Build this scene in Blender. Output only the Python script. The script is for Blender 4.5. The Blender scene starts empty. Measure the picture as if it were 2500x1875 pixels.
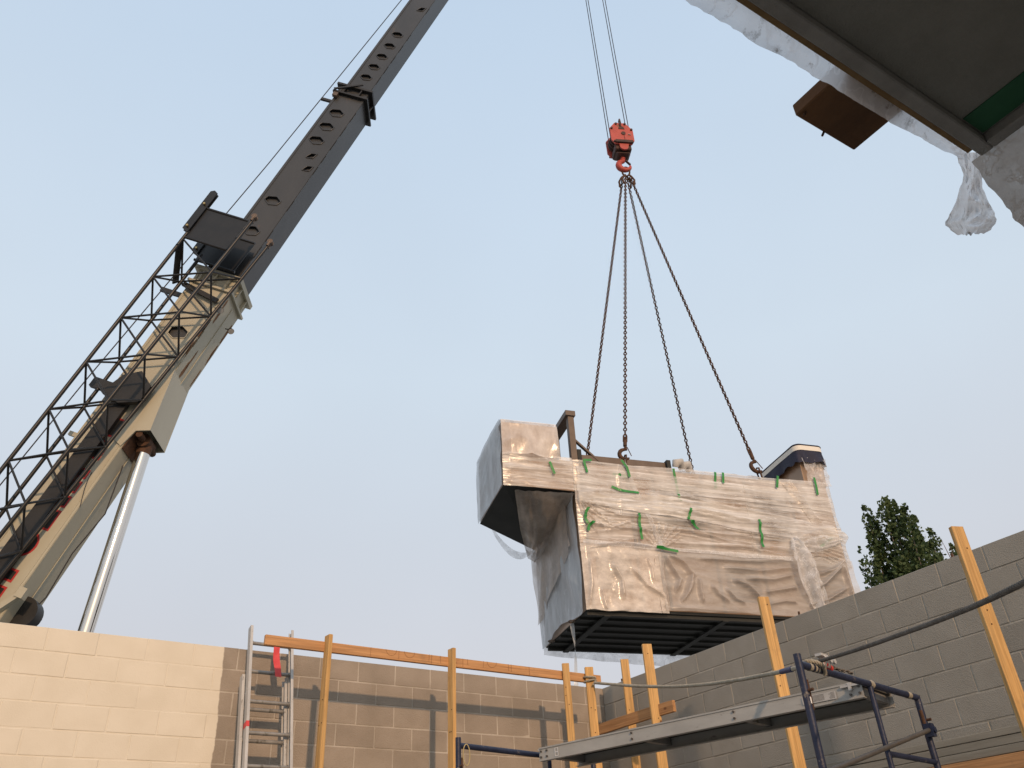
import bpy, bmesh, math, random
from mathutils import Vector, Matrix, noise
random.seed(7)
scene = bpy.context.scene
C = scene.collection
RAD = math.radians

# ------------------------------------------------------------------ camera
F_PX, PPX, PPY = 2030.0, 1250.0, 937.5            # focal length in pixels of the 2500 x 1875 picture
ROT = Matrix(((0.84521132, -0.25910736, -0.46741973),
              (-0.53247027, -0.4831512, -0.69501103),
              (-0.04575193, 0.8363183, -0.54633183)))
ROT = Matrix((ROT[0].normalized(), (ROT[1] - ROT[0].normalized() * ROT[1].dot(ROT[0].normalized())).normalized(),
              ROT[0].normalized().cross((ROT[1] - ROT[0].normalized() * ROT[1].dot(ROT[0].normalized())).normalized())))
EYE = Vector((0.0, 0.0, 1.6))
cam = bpy.data.cameras.new('camera')
cam.sensor_width = 36.0
cam.lens = F_PX / 2500.0 * 36.0
cam.clip_start, cam.clip_end = 0.05, 5000.0
cam_ob = bpy.data.objects.new('camera', cam)
C.objects.link(cam_ob)
cam_ob.matrix_world = Matrix.Translation(EYE) @ ROT.to_4x4()
scene.camera = cam_ob

# ------------------------------------------------------------------ sky, sun, exposure
SUN = Vector((0.25, 1.0, -0.355)).normalized()     # direction the light travels
to_sun = -SUN
sun_el = math.asin(to_sun.z)
sun_az = math.atan2(to_sun.x, to_sun.y)            # clockwise from +Y
world = bpy.data.worlds.new('World')
scene.world = world
world.use_nodes = True
wt = world.node_tree
wt.nodes.clear()
w_out = wt.nodes.new('ShaderNodeOutputWorld')
w_bg = wt.nodes.new('ShaderNodeBackground')
w_sky = wt.nodes.new('ShaderNodeTexSky')
w_sky.sky_type = 'NISHITA'
w_sky.sun_disc = False
w_sky.sun_elevation = sun_el
w_sky.sun_rotation = sun_az
w_sky.air_density = 1.0
w_sky.dust_density = 4.0
w_sky.ozone_density = 1.0
# smoke haze: the sky pales towards the horizon on every side alike
w_geo = wt.nodes.new('ShaderNodeNewGeometry')
w_sep = wt.nodes.new('ShaderNodeSeparateXYZ')
w_neg = wt.nodes.new('ShaderNodeMath'); w_neg.operation = 'MULTIPLY'; w_neg.inputs[1].default_value = -1.0
w_rmp = wt.nodes.new('ShaderNodeValToRGB')
w_rmp.color_ramp.elements[0].position = 0.0
w_rmp.color_ramp.elements[0].color = (5.75, 5.45, 5.6, 1)
w_rmp.color_ramp.elements[1].position = 1.0
w_rmp.color_ramp.elements[1].color = (4.75, 6.1, 7.8, 1)
e_ = w_rmp.color_ramp.elements.new(0.22); e_.color = (5.85, 5.8, 6.1, 1)
e_ = w_rmp.color_ramp.elements.new(0.55); e_.color = (5.95, 6.8, 7.65, 1)
w_mix = wt.nodes.new('ShaderNodeMixRGB')
w_mix.inputs[0].default_value = 0.85
wt.links.new(w_geo.outputs['Incoming'], w_sep.inputs[0])
wt.links.new(w_sep.outputs['Z'], w_neg.inputs[0])
wt.links.new(w_neg.outputs[0], w_rmp.inputs[0])
wt.links.new(w_sky.outputs[0], w_mix.inputs[1])
wt.links.new(w_rmp.outputs[0], w_mix.inputs[2])
# faint unevenness of the smoke
w_n = wt.nodes.new('ShaderNodeTexNoise'); w_n.inputs['Scale'].default_value = 1.6; w_n.inputs['Detail'].default_value = 4
w_r = wt.nodes.new('ShaderNodeMapRange'); w_r.inputs['To Min'].default_value = .965; w_r.inputs['To Max'].default_value = 1.035
w_r.inputs['From Min'].default_value = .3; w_r.inputs['From Max'].default_value = .7
wt.links.new(w_geo.outputs['Incoming'], w_n.inputs['Vector']); wt.links.new(w_n.outputs['Fac'], w_r.inputs[0])
w_m2 = wt.nodes.new('ShaderNodeMixRGB'); w_m2.blend_type = 'MULTIPLY'; w_m2.inputs[0].default_value = 1.0
wt.links.new(w_mix.outputs[0], w_m2.inputs[1]); wt.links.new(w_r.outputs[0], w_m2.inputs[2])
wt.links.new(w_m2.outputs[0], w_bg.inputs[0])
w_bg.inputs[1].default_value = 0.105
wt.links.new(w_bg.outputs[0], w_out.inputs[0])

sun = bpy.data.lights.new('sun', 'SUN')
sun.energy = 2.0
sun.angle = RAD(1.4)
sun.color = (1.0, 0.66, 0.40)
sun_ob = bpy.data.objects.new('sun', sun)
sun_ob.rotation_euler = SUN.to_track_quat('-Z', 'Y').to_euler()
sun_ob.location = (0, -5, 30)
C.objects.link(sun_ob)

scene.view_settings.view_transform = 'Standard'
scene.view_settings.look = 'None'
scene.view_settings.exposure = 0.2
scene.view_settings.gamma = 1.0
scene.view_settings.use_curve_mapping = False

# ------------------------------------------------------------------ helpers
def ray(px, py):
    return (ROT @ Vector((px - PPX, -(py - PPY), -F_PX))).normalized()
def at(px, py, axis, val):
    r = ray(px, py)
    return EYE + r * ((val - EYE[axis]) / r[axis])
def atd(px, py, dist):
    return EYE + ray(px, py) * dist

ROOT = {}                                           # object name -> inverse of its root's world matrix
def link(o, parent=None):
    C.objects.link(o)
    if parent is not None:
        o.parent = parent
    return o
def tag(o, label=None, cat=None, group=None, kind=None):
    if label: o['label'] = label
    if cat: o['category'] = cat
    if group: o['group'] = group
    if kind: o['kind'] = kind
    return o
def thing(name, label, cat, loc=(0, 0, 0), rotz=0.0, group=None):
    o = bpy.data.objects.new(name, None)
    o.empty_display_size = 0.2
    C.objects.link(o)
    o.location = loc
    o.rotation_euler = (0, 0, rotz)
    ROOT[o.name] = (Matrix.Translation(Vector(loc)) @ Matrix.Rotation(rotz, 4, 'Z')).inverted()
    return tag(o, label, cat, group)

class MB:
    def __init__(s):
        s.v = []; s.f = []; s.sm = []
    def add(s, vs, fs, smooth=False):
        n = len(s.v)
        s.v += [Vector(p) for p in vs]
        s.f += [tuple(i + n for i in f) for f in fs]
        s.sm += [smooth] * len(fs)
        return s
    def box(s, o, ax, lo, hi):
        """box in the frame o + ax[0..2]; lo / hi are local corners"""
        vs = []
        for k in (0, 1):
            for j in (0, 1):
                for i in (0, 1):
                    q = ((lo, hi)[i][0], (lo, hi)[j][1], (lo, hi)[k][2])
                    vs.append(o + ax[0] * q[0] + ax[1] * q[1] + ax[2] * q[2])
        fs = [(0, 2, 3, 1), (4, 5, 7, 6), (0, 1, 5, 4), (2, 6, 7, 3), (0, 4, 6, 2), (1, 3, 7, 5)]
        if ax[0].cross(ax[1]).dot(ax[2]) < 0:
            fs = [f[::-1] for f in fs]
        return s.add(vs, fs)
    def wbox(s, lo, hi):
        return s.box(Vector((0, 0, 0)), (Vector((1, 0, 0)), Vector((0, 1, 0)), Vector((0, 0, 1))), lo, hi)
    def beam(s, p, q, wa, wb, up=Vector((0, 0, 1))):
        """rectangular bar from p to q; wa across (up x dir), wb along up"""
        p = Vector(p); q = Vector(q)
        d = q - p; L = d.length; d.normalize()
        a = up.cross(d)
        if a.length < 1e-4: a = Vector((1, 0, 0))
        a.normalize(); b = d.cross(a)
        return s.box(p, (a, b, d), (-wa / 2, -wb / 2, 0), (wa / 2, wb / 2, L))
    def tube(s, path, r, seg=8, caps=True, closed=False, smooth=True):
        path = [Vector(p) for p in path]
        n = len(path)
        rs = r if isinstance(r, (list, tuple)) else [r] * n
        rings = []
        prev = None
        for i in range(n):
            a = path[(i - 1) % n] if (closed or i > 0) else path[i]
            b = path[(i + 1) % n] if (closed or i < n - 1) else path[i]
            d = (b - a).normalized()
            if prev is None:
                t = Vector((0, 0, 1)) if abs(d.z) < 0.9 else Vector((1, 0, 0))
                u = d.cross(t).normalized()
            else:
                u = prev - d * prev.dot(d)
                u = u.normalized() if u.length > 1e-6 else d.orthogonal().normalized()
            prev = u
            w = d.cross(u)
            rings.append([path[i] + (u * math.cos(2 * math.pi * k / seg) + w * math.sin(2 * math.pi * k / seg)) * rs[i] for k in range(seg)])
        vs = [p for rg in rings for p in rg]
        fs = []
        m = n if closed else n - 1
        for i in range(m):
            for k in range(seg):
                i2 = (i + 1) % n
                fs.append((i * seg + k, i * seg + (k + 1) % seg, i2 * seg + (k + 1) % seg, i2 * seg + k))
        s.add(vs, fs, smooth)
        if caps and not closed:
            s.add(rings[0], [tuple(range(seg))[::-1]])
            s.add(rings[-1], [tuple(range(seg))])
        return s
    def prism(s, pts, vec):
        """closed outline extruded by vec"""
        pts = [Vector(p) for p in pts]
        n = len(pts)
        nv = Vector((0, 0, 0))
        for i in range(n):
            nv += pts[i].cross(pts[(i + 1) % n])
        vec = Vector(vec)
        if nv.dot(vec) > 0: pts = pts[::-1]
        vs = pts + [p + vec for p in pts]
        fs = [tuple(range(n)), tuple(range(n, 2 * n))[::-1]]
        for i in range(n):
            j = (i + 1) % n
            fs.append((i, i + n, j + n, j))
        return s.add(vs, fs)
    def build(s, name, m, parent=None, bevel=0.0):
        inv = Matrix.Identity(4)
        if parent is not None:
            inv = ROOT[parent.name]
        me = bpy.data.meshes.new(name)
        me.from_pydata([tuple(inv @ p) for p in s.v], [], s.f)
        for p, q in zip(me.polygons, s.sm): p.use_smooth = q
        me.materials.append(m)
        me.update()
        o = bpy.data.objects.new(name, me)
        link(o, parent)
        ROOT[o.name] = inv
        if bevel > 0:
            md = o.modifiers.new('bevel', 'BEVEL'); md.width = bevel; md.segments = 1; md.limit_method = 'ANGLE'
        return o

def grid(fn, nu, nv):
    """sheet of quads; fn(u, v) -> point, u and v from 0 to 1"""
    vs = [fn(i / nu, j / nv) for j in range(nv + 1) for i in range(nu + 1)]
    fs = [(j * (nu + 1) + i, j * (nu + 1) + i + 1, (j + 1) * (nu + 1) + i + 1, (j + 1) * (nu + 1) + i) for j in range(nv) for i in range(nu)]
    m = MB(); m.add(vs, fs, True)
    return m

# ------------------------------------------------------------------ materials
def mat(name, c1, c2=None, rough=0.8, scale=6.0, stretch=(1, 1, 1), bump=0.0, bscale=None, metal=0.0,
        rnd=0.0, spots=None, coord='Object', lo=0.35, hi=0.65, spec=0.4, detail=6.0):
    m = bpy.data.materials.new(name)
    m.use_nodes = True
    nt = m.node_tree
    N, Lk = nt.nodes, nt.links
    b = N['Principled BSDF']
    b.inputs['Roughness'].default_value = rough
    b.inputs['Metallic'].default_value = metal
    b.inputs['Specular IOR Level'].default_value = spec
    tc = N.new('ShaderNodeTexCoord')
    mp = N.new('ShaderNodeMapping')
    mp.inputs['Scale'].default_value = stretch
    Lk.new(tc.outputs[coord], mp.inputs[0])
    vec = mp.outputs[0]
    oi = N.new('ShaderNodeObjectInfo')
    if rnd > 0:                                     # shift the pattern from object to object
        ad = N.new('ShaderNodeVectorMath'); ad.operation = 'ADD'
        ml = N.new('ShaderNodeMath'); ml.operation = 'MULTIPLY'; ml.inputs[1].default_value = 37.0
        Lk.new(oi.outputs['Random'], ml.inputs[0])
        Lk.new(vec, ad.inputs[0]); Lk.new(ml.outputs[0], ad.inputs[1])
        vec = ad.outputs[0]
    nz = N.new('ShaderNodeTexNoise')
    nz.inputs['Scale'].default_value = scale
    nz.inputs['Detail'].default_value = detail
    nz.inputs['Roughness'].default_value = 0.6
    Lk.new(vec, nz.inputs['Vector'])
    rp = N.new('ShaderNodeValToRGB')
    rp.color_ramp.elements[0].position = lo
    rp.color_ramp.elements[1].position = hi
    rp.color_ramp.elements[0].color = (*c1, 1)
    rp.color_ramp.elements[1].color = (*(c2 or c1), 1)
    Lk.new(nz.outputs['Fac'], rp.inputs[0])
    col = rp.outputs[0]
    if spots:                                       # (colour, scale, threshold): stains and wear
        sc, ss, th = spots
        n2 = N.new('ShaderNodeTexNoise'); n2.inputs['Scale'].default_value = ss; n2.inputs['Detail'].default_value = 8
        n2.inputs['Roughness'].default_value = 0.7
        Lk.new(vec, n2.inputs['Vector'])
        r2 = N.new('ShaderNodeValToRGB')
        r2.color_ramp.elements[0].position = th; r2.color_ramp.elements[1].position = min(1, th + 0.07)
        r2.color_ramp.elements[0].color = (0, 0, 0, 1); r2.color_ramp.elements[1].color = (1, 1, 1, 1)
        Lk.new(n2.outputs['Fac'], r2.inputs[0])
        mx = N.new('ShaderNodeMixRGB'); mx.inputs[2].default_value = (*sc, 1)
        Lk.new(r2.outputs[0], mx.inputs[0]); Lk.new(col, mx.inputs[1])
        col = mx.outputs[0]
    if rnd > 0:
        hs = N.new('ShaderNodeHueSaturation')
        mr = N.new('ShaderNodeMapRange')
        mr.inputs['To Min'].default_value = 1 - rnd; mr.inputs['To Max'].default_value = 1 + rnd
        Lk.new(oi.outputs['Random'], mr.inputs[0]); Lk.new(mr.outputs[0], hs.inputs['Value'])
        Lk.new(col, hs.inputs['Color'])
        col = hs.outputs[0]
    Lk.new(col, b.inputs['Base Color'])
    if bump > 0:
        n3 = N.new('ShaderNodeTexNoise'); n3.inputs['Scale'].default_value = bscale or scale * 8; n3.inputs['Detail'].default_value = 5
        Lk.new(vec, n3.inputs['Vector'])
        bp = N.new('ShaderNodeBump'); bp.inputs['Strength'].default_value = bump; bp.inputs['Distance'].default_value = 0.01
        Lk.new(n3.outputs['Fac'], bp.inputs['Height'])
        Lk.new(bp.outputs[0], b.inputs['Normal'])
    return m

M = {}
M['concrete'] = mat('concrete', (.27, .255, .23), (.33, .31, .285), .9, 2.0, bump=.2)
M['block_grey'] = mat('block_grey', (.265, .247, .21), (.305, .285, .245), .95, 3.0, bump=.5, bscale=120, rnd=.05, spots=((.34, .315, .265), 5.0, .645))
M['mortar_grey'] = mat('mortar_grey', (.26, .235, .19), (.44, .41, .35), .95, 5.0, bump=.4, bscale=90)
def wood(name, c1, c2, knot, rnd):
    """sawn softwood: fine lengthwise grain along local z, growth bands and a few knots"""
    m = mat(name, c1, c2, .72, 5.0, (9, 9, .35), bump=.18, bscale=16, rnd=rnd, lo=.3, hi=.7)
    N, Lk = m.node_tree.nodes, m.node_tree.links
    b = N['Principled BSDF']
    src = b.inputs['Base Color'].links[0].from_socket
    tc = [n for n in N if n.type == 'TEX_COORD'][0]; oi = [n for n in N if n.type == 'OBJECT_INFO'][0]
    ml = N.new('ShaderNodeMath'); ml.operation = 'MULTIPLY'; ml.inputs[1].default_value = 53.0; Lk.new(oi.outputs['Random'], ml.inputs[0])
    ad = N.new('ShaderNodeVectorMath'); ad.operation = 'ADD'; Lk.new(tc.outputs['Object'], ad.inputs[0]); Lk.new(ml.outputs[0], ad.inputs[1])
    mp = N.new('ShaderNodeMapping'); mp.inputs['Scale'].default_value = (30, 30, .9); Lk.new(ad.outputs[0], mp.inputs[0])
    n1 = N.new('ShaderNodeTexNoise'); n1.inputs['Scale'].default_value = 2.2; n1.inputs['Detail'].default_value = 3; n1.inputs['Distortion'].default_value = .6; Lk.new(mp.outputs[0], n1.inputs['Vector'])
    r1 = N.new('ShaderNodeMapRange'); r1.inputs['From Min'].default_value = .42; r1.inputs['From Max'].default_value = .62; r1.inputs['To Min'].default_value = 1.0; r1.inputs['To Max'].default_value = .74; Lk.new(n1.outputs['Fac'], r1.inputs[0])
    m1 = N.new('ShaderNodeMixRGB'); m1.blend_type = 'MULTIPLY'; m1.inputs[0].default_value = 1; Lk.new(src, m1.inputs[1]); Lk.new(r1.outputs[0], m1.inputs[2])
    mp2 = N.new('ShaderNodeMapping'); mp2.inputs['Scale'].default_value = (1, 1, .55); Lk.new(ad.outputs[0], mp2.inputs[0])
    v = N.new('ShaderNodeTexVoronoi'); v.inputs['Scale'].default_value = 4.2; Lk.new(mp2.outputs[0], v.inputs['Vector'])
    r2 = N.new('ShaderNodeMapRange'); r2.inputs['From Min'].default_value = .05; r2.inputs['From Max'].default_value = .085; r2.inputs['To Min'].default_value = 1; r2.inputs['To Max'].default_value = 0; Lk.new(v.outputs['Distance'], r2.inputs[0])
    m2 = N.new('ShaderNodeMixRGB'); m2.inputs[2].default_value = (*knot, 1); Lk.new(r2.outputs[0], m2.inputs[0]); Lk.new(m1.outputs[0], m2.inputs[1])
    n3 = N.new('ShaderNodeTexNoise'); n3.inputs['Scale'].default_value = 3.5; n3.inputs['Detail'].default_value = 7; n3.inputs['Roughness'].default_value = .7; Lk.new(ad.outputs[0], n3.inputs['Vector'])
    r3 = N.new('ShaderNodeMapRange'); r3.inputs['From Min'].default_value = .56; r3.inputs['From Max'].default_value = .72; r3.inputs['To Max'].default_value = .45; Lk.new(n3.outputs['Fac'], r3.inputs[0])
    m3 = N.new('ShaderNodeMixRGB'); m3.inputs[2].default_value = (.20, .13, .075, 1); Lk.new(r3.outputs[0], m3.inputs[0]); Lk.new(m2.outputs[0], m3.inputs[1])
    Lk.new(m3.outputs[0], b.inputs['Base Color'])
    return m
M['lumber'] = wood('lumber', (.51, .285, .095), (.66, .41, .16), (.16, .07, .025), .12)
M['lumber_red'] = wood('lumber_red', (.44, .215, .085), (.55, .30, .13), (.15, .06, .025), .06)
M['pencil'] = mat('pencil', (.17, .08, .04), None, .9)
M['old_board'] = mat('old_board', (.075, .035, .015), (.14, .065, .025), .9, 5.0, (1, .25, 1), bump=.3, spots=((.20, .11, .05), 6, .66))
M['alu'] = mat('alu', (.42, .41, .39), (.52, .51, .49), .55, 3.0, (4, 4, 1), bump=.05, metal=.25, spots=((.20, .19, .175), 7, .60))
M['alu_dull'] = mat('alu_dull', (.20, .19, .175), (.30, .29, .27), .6, 3.0, (3, 1, 1), bump=.05, metal=.25, spots=((.13, .12, .10), 4, .58))
M['plank_alu'] = mat('plank_alu', (.33, .32, .295), (.41, .40, .37), .6, 2.5, (1, 1, 3), bump=.05, metal=.2, spots=((.20, .19, .17), 6, .62))
M['deck_ply'] = mat('deck_ply', (.045, .038, .028), (.075, .065, .05), .9, 3.0, bump=.1)
M['scaf_blue'] = mat('scaf_blue', (.010, .016, .042), (.020, .028, .062), .48, 9.0, bump=.2, spots=((.17, .15, .13), 14, .615))
M['steel_grey'] = mat('steel_grey', (.075, .068, .06), (.11, .10, .09), .55, 5.0, metal=.3, spots=((.10, .07, .05), 8, .62))
M['rope'] = mat('rope', (.27, .24, .18), (.38, .34, .27), .95, 20.0, bump=.3)
M['rope_dark'] = mat('rope_dark', (.10, .085, .07), (.15, .13, .11), .95, 20.0, bump=.3)
M['blue_tape'] = mat('blue_tape', (.02, .035, .11), None, .45)
M['red_tape'] = mat('red_tape', (.55, .045, .03), None, .45)
M['red_strap'] = mat('red_strap', (.55, .04, .04), (.66, .07, .07), .5, 8, spots=((.16, .03, .03), 14, .62))
M['rust'] = mat('rust', (.055, .028, .016), (.11, .055, .03), .8, 12.0, bump=.3, metal=.2)
M['boom_dark'] = mat('boom_dark', (.034, .035, .036), (.047, .047, .047), .36, 1.2, (1, 1, .4), bump=.05, spots=((.11, .07, .045), 2.4, .66))
M['boom_cream'] = mat('boom_cream', (.385, .36, .275), (.435, .41, .315), .42, 1.0, (1, 1, .4), bump=.05, spots=((.15, .085, .045), 3.0, .655))
M['black'] = mat('black', (.012, .012, .012), (.022, .021, .02), .5, 3.0, bump=.05)
M['jib'] = mat('jib', (.010, .010, .0105), (.016, .0155, .015), .38, 4.0, spots=((.05, .03, .018), 5, .70))
M['hole'] = mat('hole', (.02, .018, .016), None, .9)
M['rust_flake'] = mat('rust_flake', (.13, .065, .03), (.22, .12, .06), .9, 14, bump=.3)
M['chrome'] = mat('chrome', (.70, .66, .60), (.74, .70, .64), .07, 1.0, metal=1.0)
M['hook_red'] = mat('hook_red', (.36, .055, .04), (.45, .075, .055), .55, 4.0, bump=.1, spots=((.20, .10, .05), 7, .58))
M['hook_dark'] = mat('hook_dark', (.04, .025, .02), (.08, .035, .025), .7, 6.0, bump=.2)
M['wire'] = mat('wire', (.03, .03, .035), None, .5, metal=.3)
M['brass'] = mat('brass', (.45, .33, .15), None, .35, metal=.8)
M['letter_red'] = mat('letter_red', (.42, .03, .03), None, .5)
M['cabinet'] = mat('cabinet', (.27, .175, .11), (.34, .23, .15), .35, 1.0, bump=.03, metal=.1)
M['bronze'] = mat('bronze', (.095, .068, .05), (.13, .095, .07), .5, 4.0, metal=.1, spots=((.20, .16, .13), 8, .68))
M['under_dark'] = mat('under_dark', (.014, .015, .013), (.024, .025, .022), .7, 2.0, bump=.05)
M['green_tape'] = mat('green_tape', (.02, .19, .035), (.03, .25, .05), .4, 10)
M['navy'] = mat('navy', (.010, .011, .028), (.018, .018, .040), .7, 6, bump=.2)
M['white_band'] = mat('white_band', (.72, .68, .60), None, .6)
M['duct_grey'] = mat('duct_grey', (.42, .40, .37), (.5, .48, .45), .6, 6)
M['soffit'] = mat('soffit', (.165, .155, .128), (.20, .188, .158), .95, 5.0, bump=.5, bscale=160, spots=((.08, .07, .055), 5.0, .70))
M['trim_grey'] = mat('trim_grey', (.19, .175, .155), (.24, .225, .20), .9, 8.0, bump=.3, bscale=150)
M['trim_brown'] = mat('trim_brown', (.15, .085, .03), (.21, .13, .055), .9, 9.0, bump=.2)
M['green_paint'] = mat('green_paint', (.012, .07, .028), (.018, .09, .036), .8, 9.0, spots=((.13, .14, .12), 5, .6))
M['bark'] = mat('bark', (.13, .11, .09), (.2, .17, .14), .95, 5, bump=.4)
M['twig'] = mat('twig', (.14, .10, .09), None, .95)
M['rubber'] = mat('rubber', (.02, .02, .02), None, .9)
M['glass_dark'] = mat('glass_dark', (.03, .035, .04), None, .1)
M['ink'] = mat('ink', (.09, .085, .08), None, .8)
M['plate'] = mat('plate', (.46, .45, .43), (.38, .37, .35), .5, 30)
M['chalk'] = mat('chalk', (.75, .74, .72), None, .9)

def paint_block_material(name, b1, b2, vary):
    """bare pinkish block right of x = 2.02, cream paint rolled on to the left of it"""
    m = bpy.data.materials.new(name)
    m.use_nodes = True
    N, Lk = m.node_tree.nodes, m.node_tree.links
    b = N['Principled BSDF']
    b.inputs['Roughness'].default_value = .85
    b.inputs['Specular IOR Level'].default_value = .3
    g = N.new('ShaderNodeNewGeometry')
    sp = N.new('ShaderNodeSeparateXYZ'); Lk.new(g.outputs['Position'], sp.inputs[0])
    cb = N.new('ShaderNodeCombineXYZ'); cb.inputs[0].default_value = 1.7
    Lk.new(sp.outputs['Z'], cb.inputs[2])
    n1 = N.new('ShaderNodeTexNoise'); n1.inputs['Scale'].default_value = 3.2; n1.inputs['Detail'].default_value = 5; n1.inputs['Roughness'].default_value = .65
    Lk.new(g.outputs['Position'], n1.inputs['Vector'])
    # edge = 2.005 + 0.05 * (3.93 - z) + wobble
    a = N.new('ShaderNodeMath'); a.operation = 'MULTIPLY_ADD'; a.inputs[1].default_value = .035; a.inputs[2].default_value = -.140
    Lk.new(sp.outputs['Z'], a.inputs[0])
    s1 = N.new('ShaderNodeMath'); s1.operation = 'ADD'; Lk.new(sp.outputs['X'], s1.inputs[0]); Lk.new(a.outputs[0], s1.inputs[1])
    s2 = N.new('ShaderNodeMath'); s2.operation = 'MULTIPLY_ADD'; s2.inputs[1].default_value = .06; Lk.new(n1.outputs['Fac'], s2.inputs[0]); Lk.new(s1.outputs[0], s2.inputs[2])
    mk = N.new('ShaderNodeMapRange'); mk.inputs['From Min'].default_value = 2.033; mk.inputs['From Max'].default_value = 2.043
    Lk.new(s2.outputs[0], mk.inputs[0])
    oi = N.new('ShaderNodeObjectInfo')
    def two(c1, c2, sc):
        n = N.new('ShaderNodeTexNoise'); n.inputs['Scale'].default_value = sc; n.inputs['Detail'].default_value = 6
        Lk.new(g.outputs['Position'], n.inputs['Vector'])
        r = N.new('ShaderNodeValToRGB'); r.color_ramp.elements[0].position = .35; r.color_ramp.elements[1].position = .65
        r.color_ramp.elements[0].color = (*c1, 1); r.color_ramp.elements[1].color = (*c2, 1)
        Lk.new(n.outputs['Fac'], r.inputs[0])
        return r.outputs[0]
    paint = two((.635, .575, .465), (.675, .615, .505), 4)
    bare = two(b1, b2, 3.5)
    hs = N.new('ShaderNodeHueSaturation'); mr = N.new('ShaderNodeMapRange'); mr.inputs['To Min'].default_value = 1 - vary; mr.inputs['To Max'].default_value = 1 + vary
    Lk.new(oi.outputs['Random'], mr.inputs[0]); Lk.new(mr.outputs[0], hs.inputs['Value']); Lk.new(bare, hs.inputs['Color'])
    mx = N.new('ShaderNodeMixRGB'); Lk.new(mk.outputs[0], mx.inputs[0]); Lk.new(paint, mx.inputs[1]); Lk.new(hs.outputs[0], mx.inputs[2])
    Lk.new(mx.outputs[0], b.inputs['Base Color'])
    n3 = N.new('ShaderNodeTexNoise'); n3.inputs['Scale'].default_value = 90; n3.inputs['Detail'].default_value = 5
    Lk.new(g.outputs['Position'], n3.inputs['Vector'])
    bp = N.new('ShaderNodeBump'); bp.inputs['Distance'].default_value = .01
    st = N.new('ShaderNodeMapRange'); st.inputs['To Min'].default_value = .12; st.inputs['To Max'].default_value = .45
    Lk.new(mk.outputs[0], st.inputs[0]); Lk.new(st.outputs[0], bp.inputs['Strength'])
    Lk.new(n3.outputs['Fac'], bp.inputs['Height']); Lk.new(bp.outputs[0], b.inputs['Normal'])
    return m
M['block_paint'] = paint_block_material('block_part_painted', (.265, .222, .175), (.315, .265, .213), .05)
M['mortar_paint'] = paint_block_material('mortar_part_painted', (.34, .295, .24), (.46, .41, .345), 0)

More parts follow.
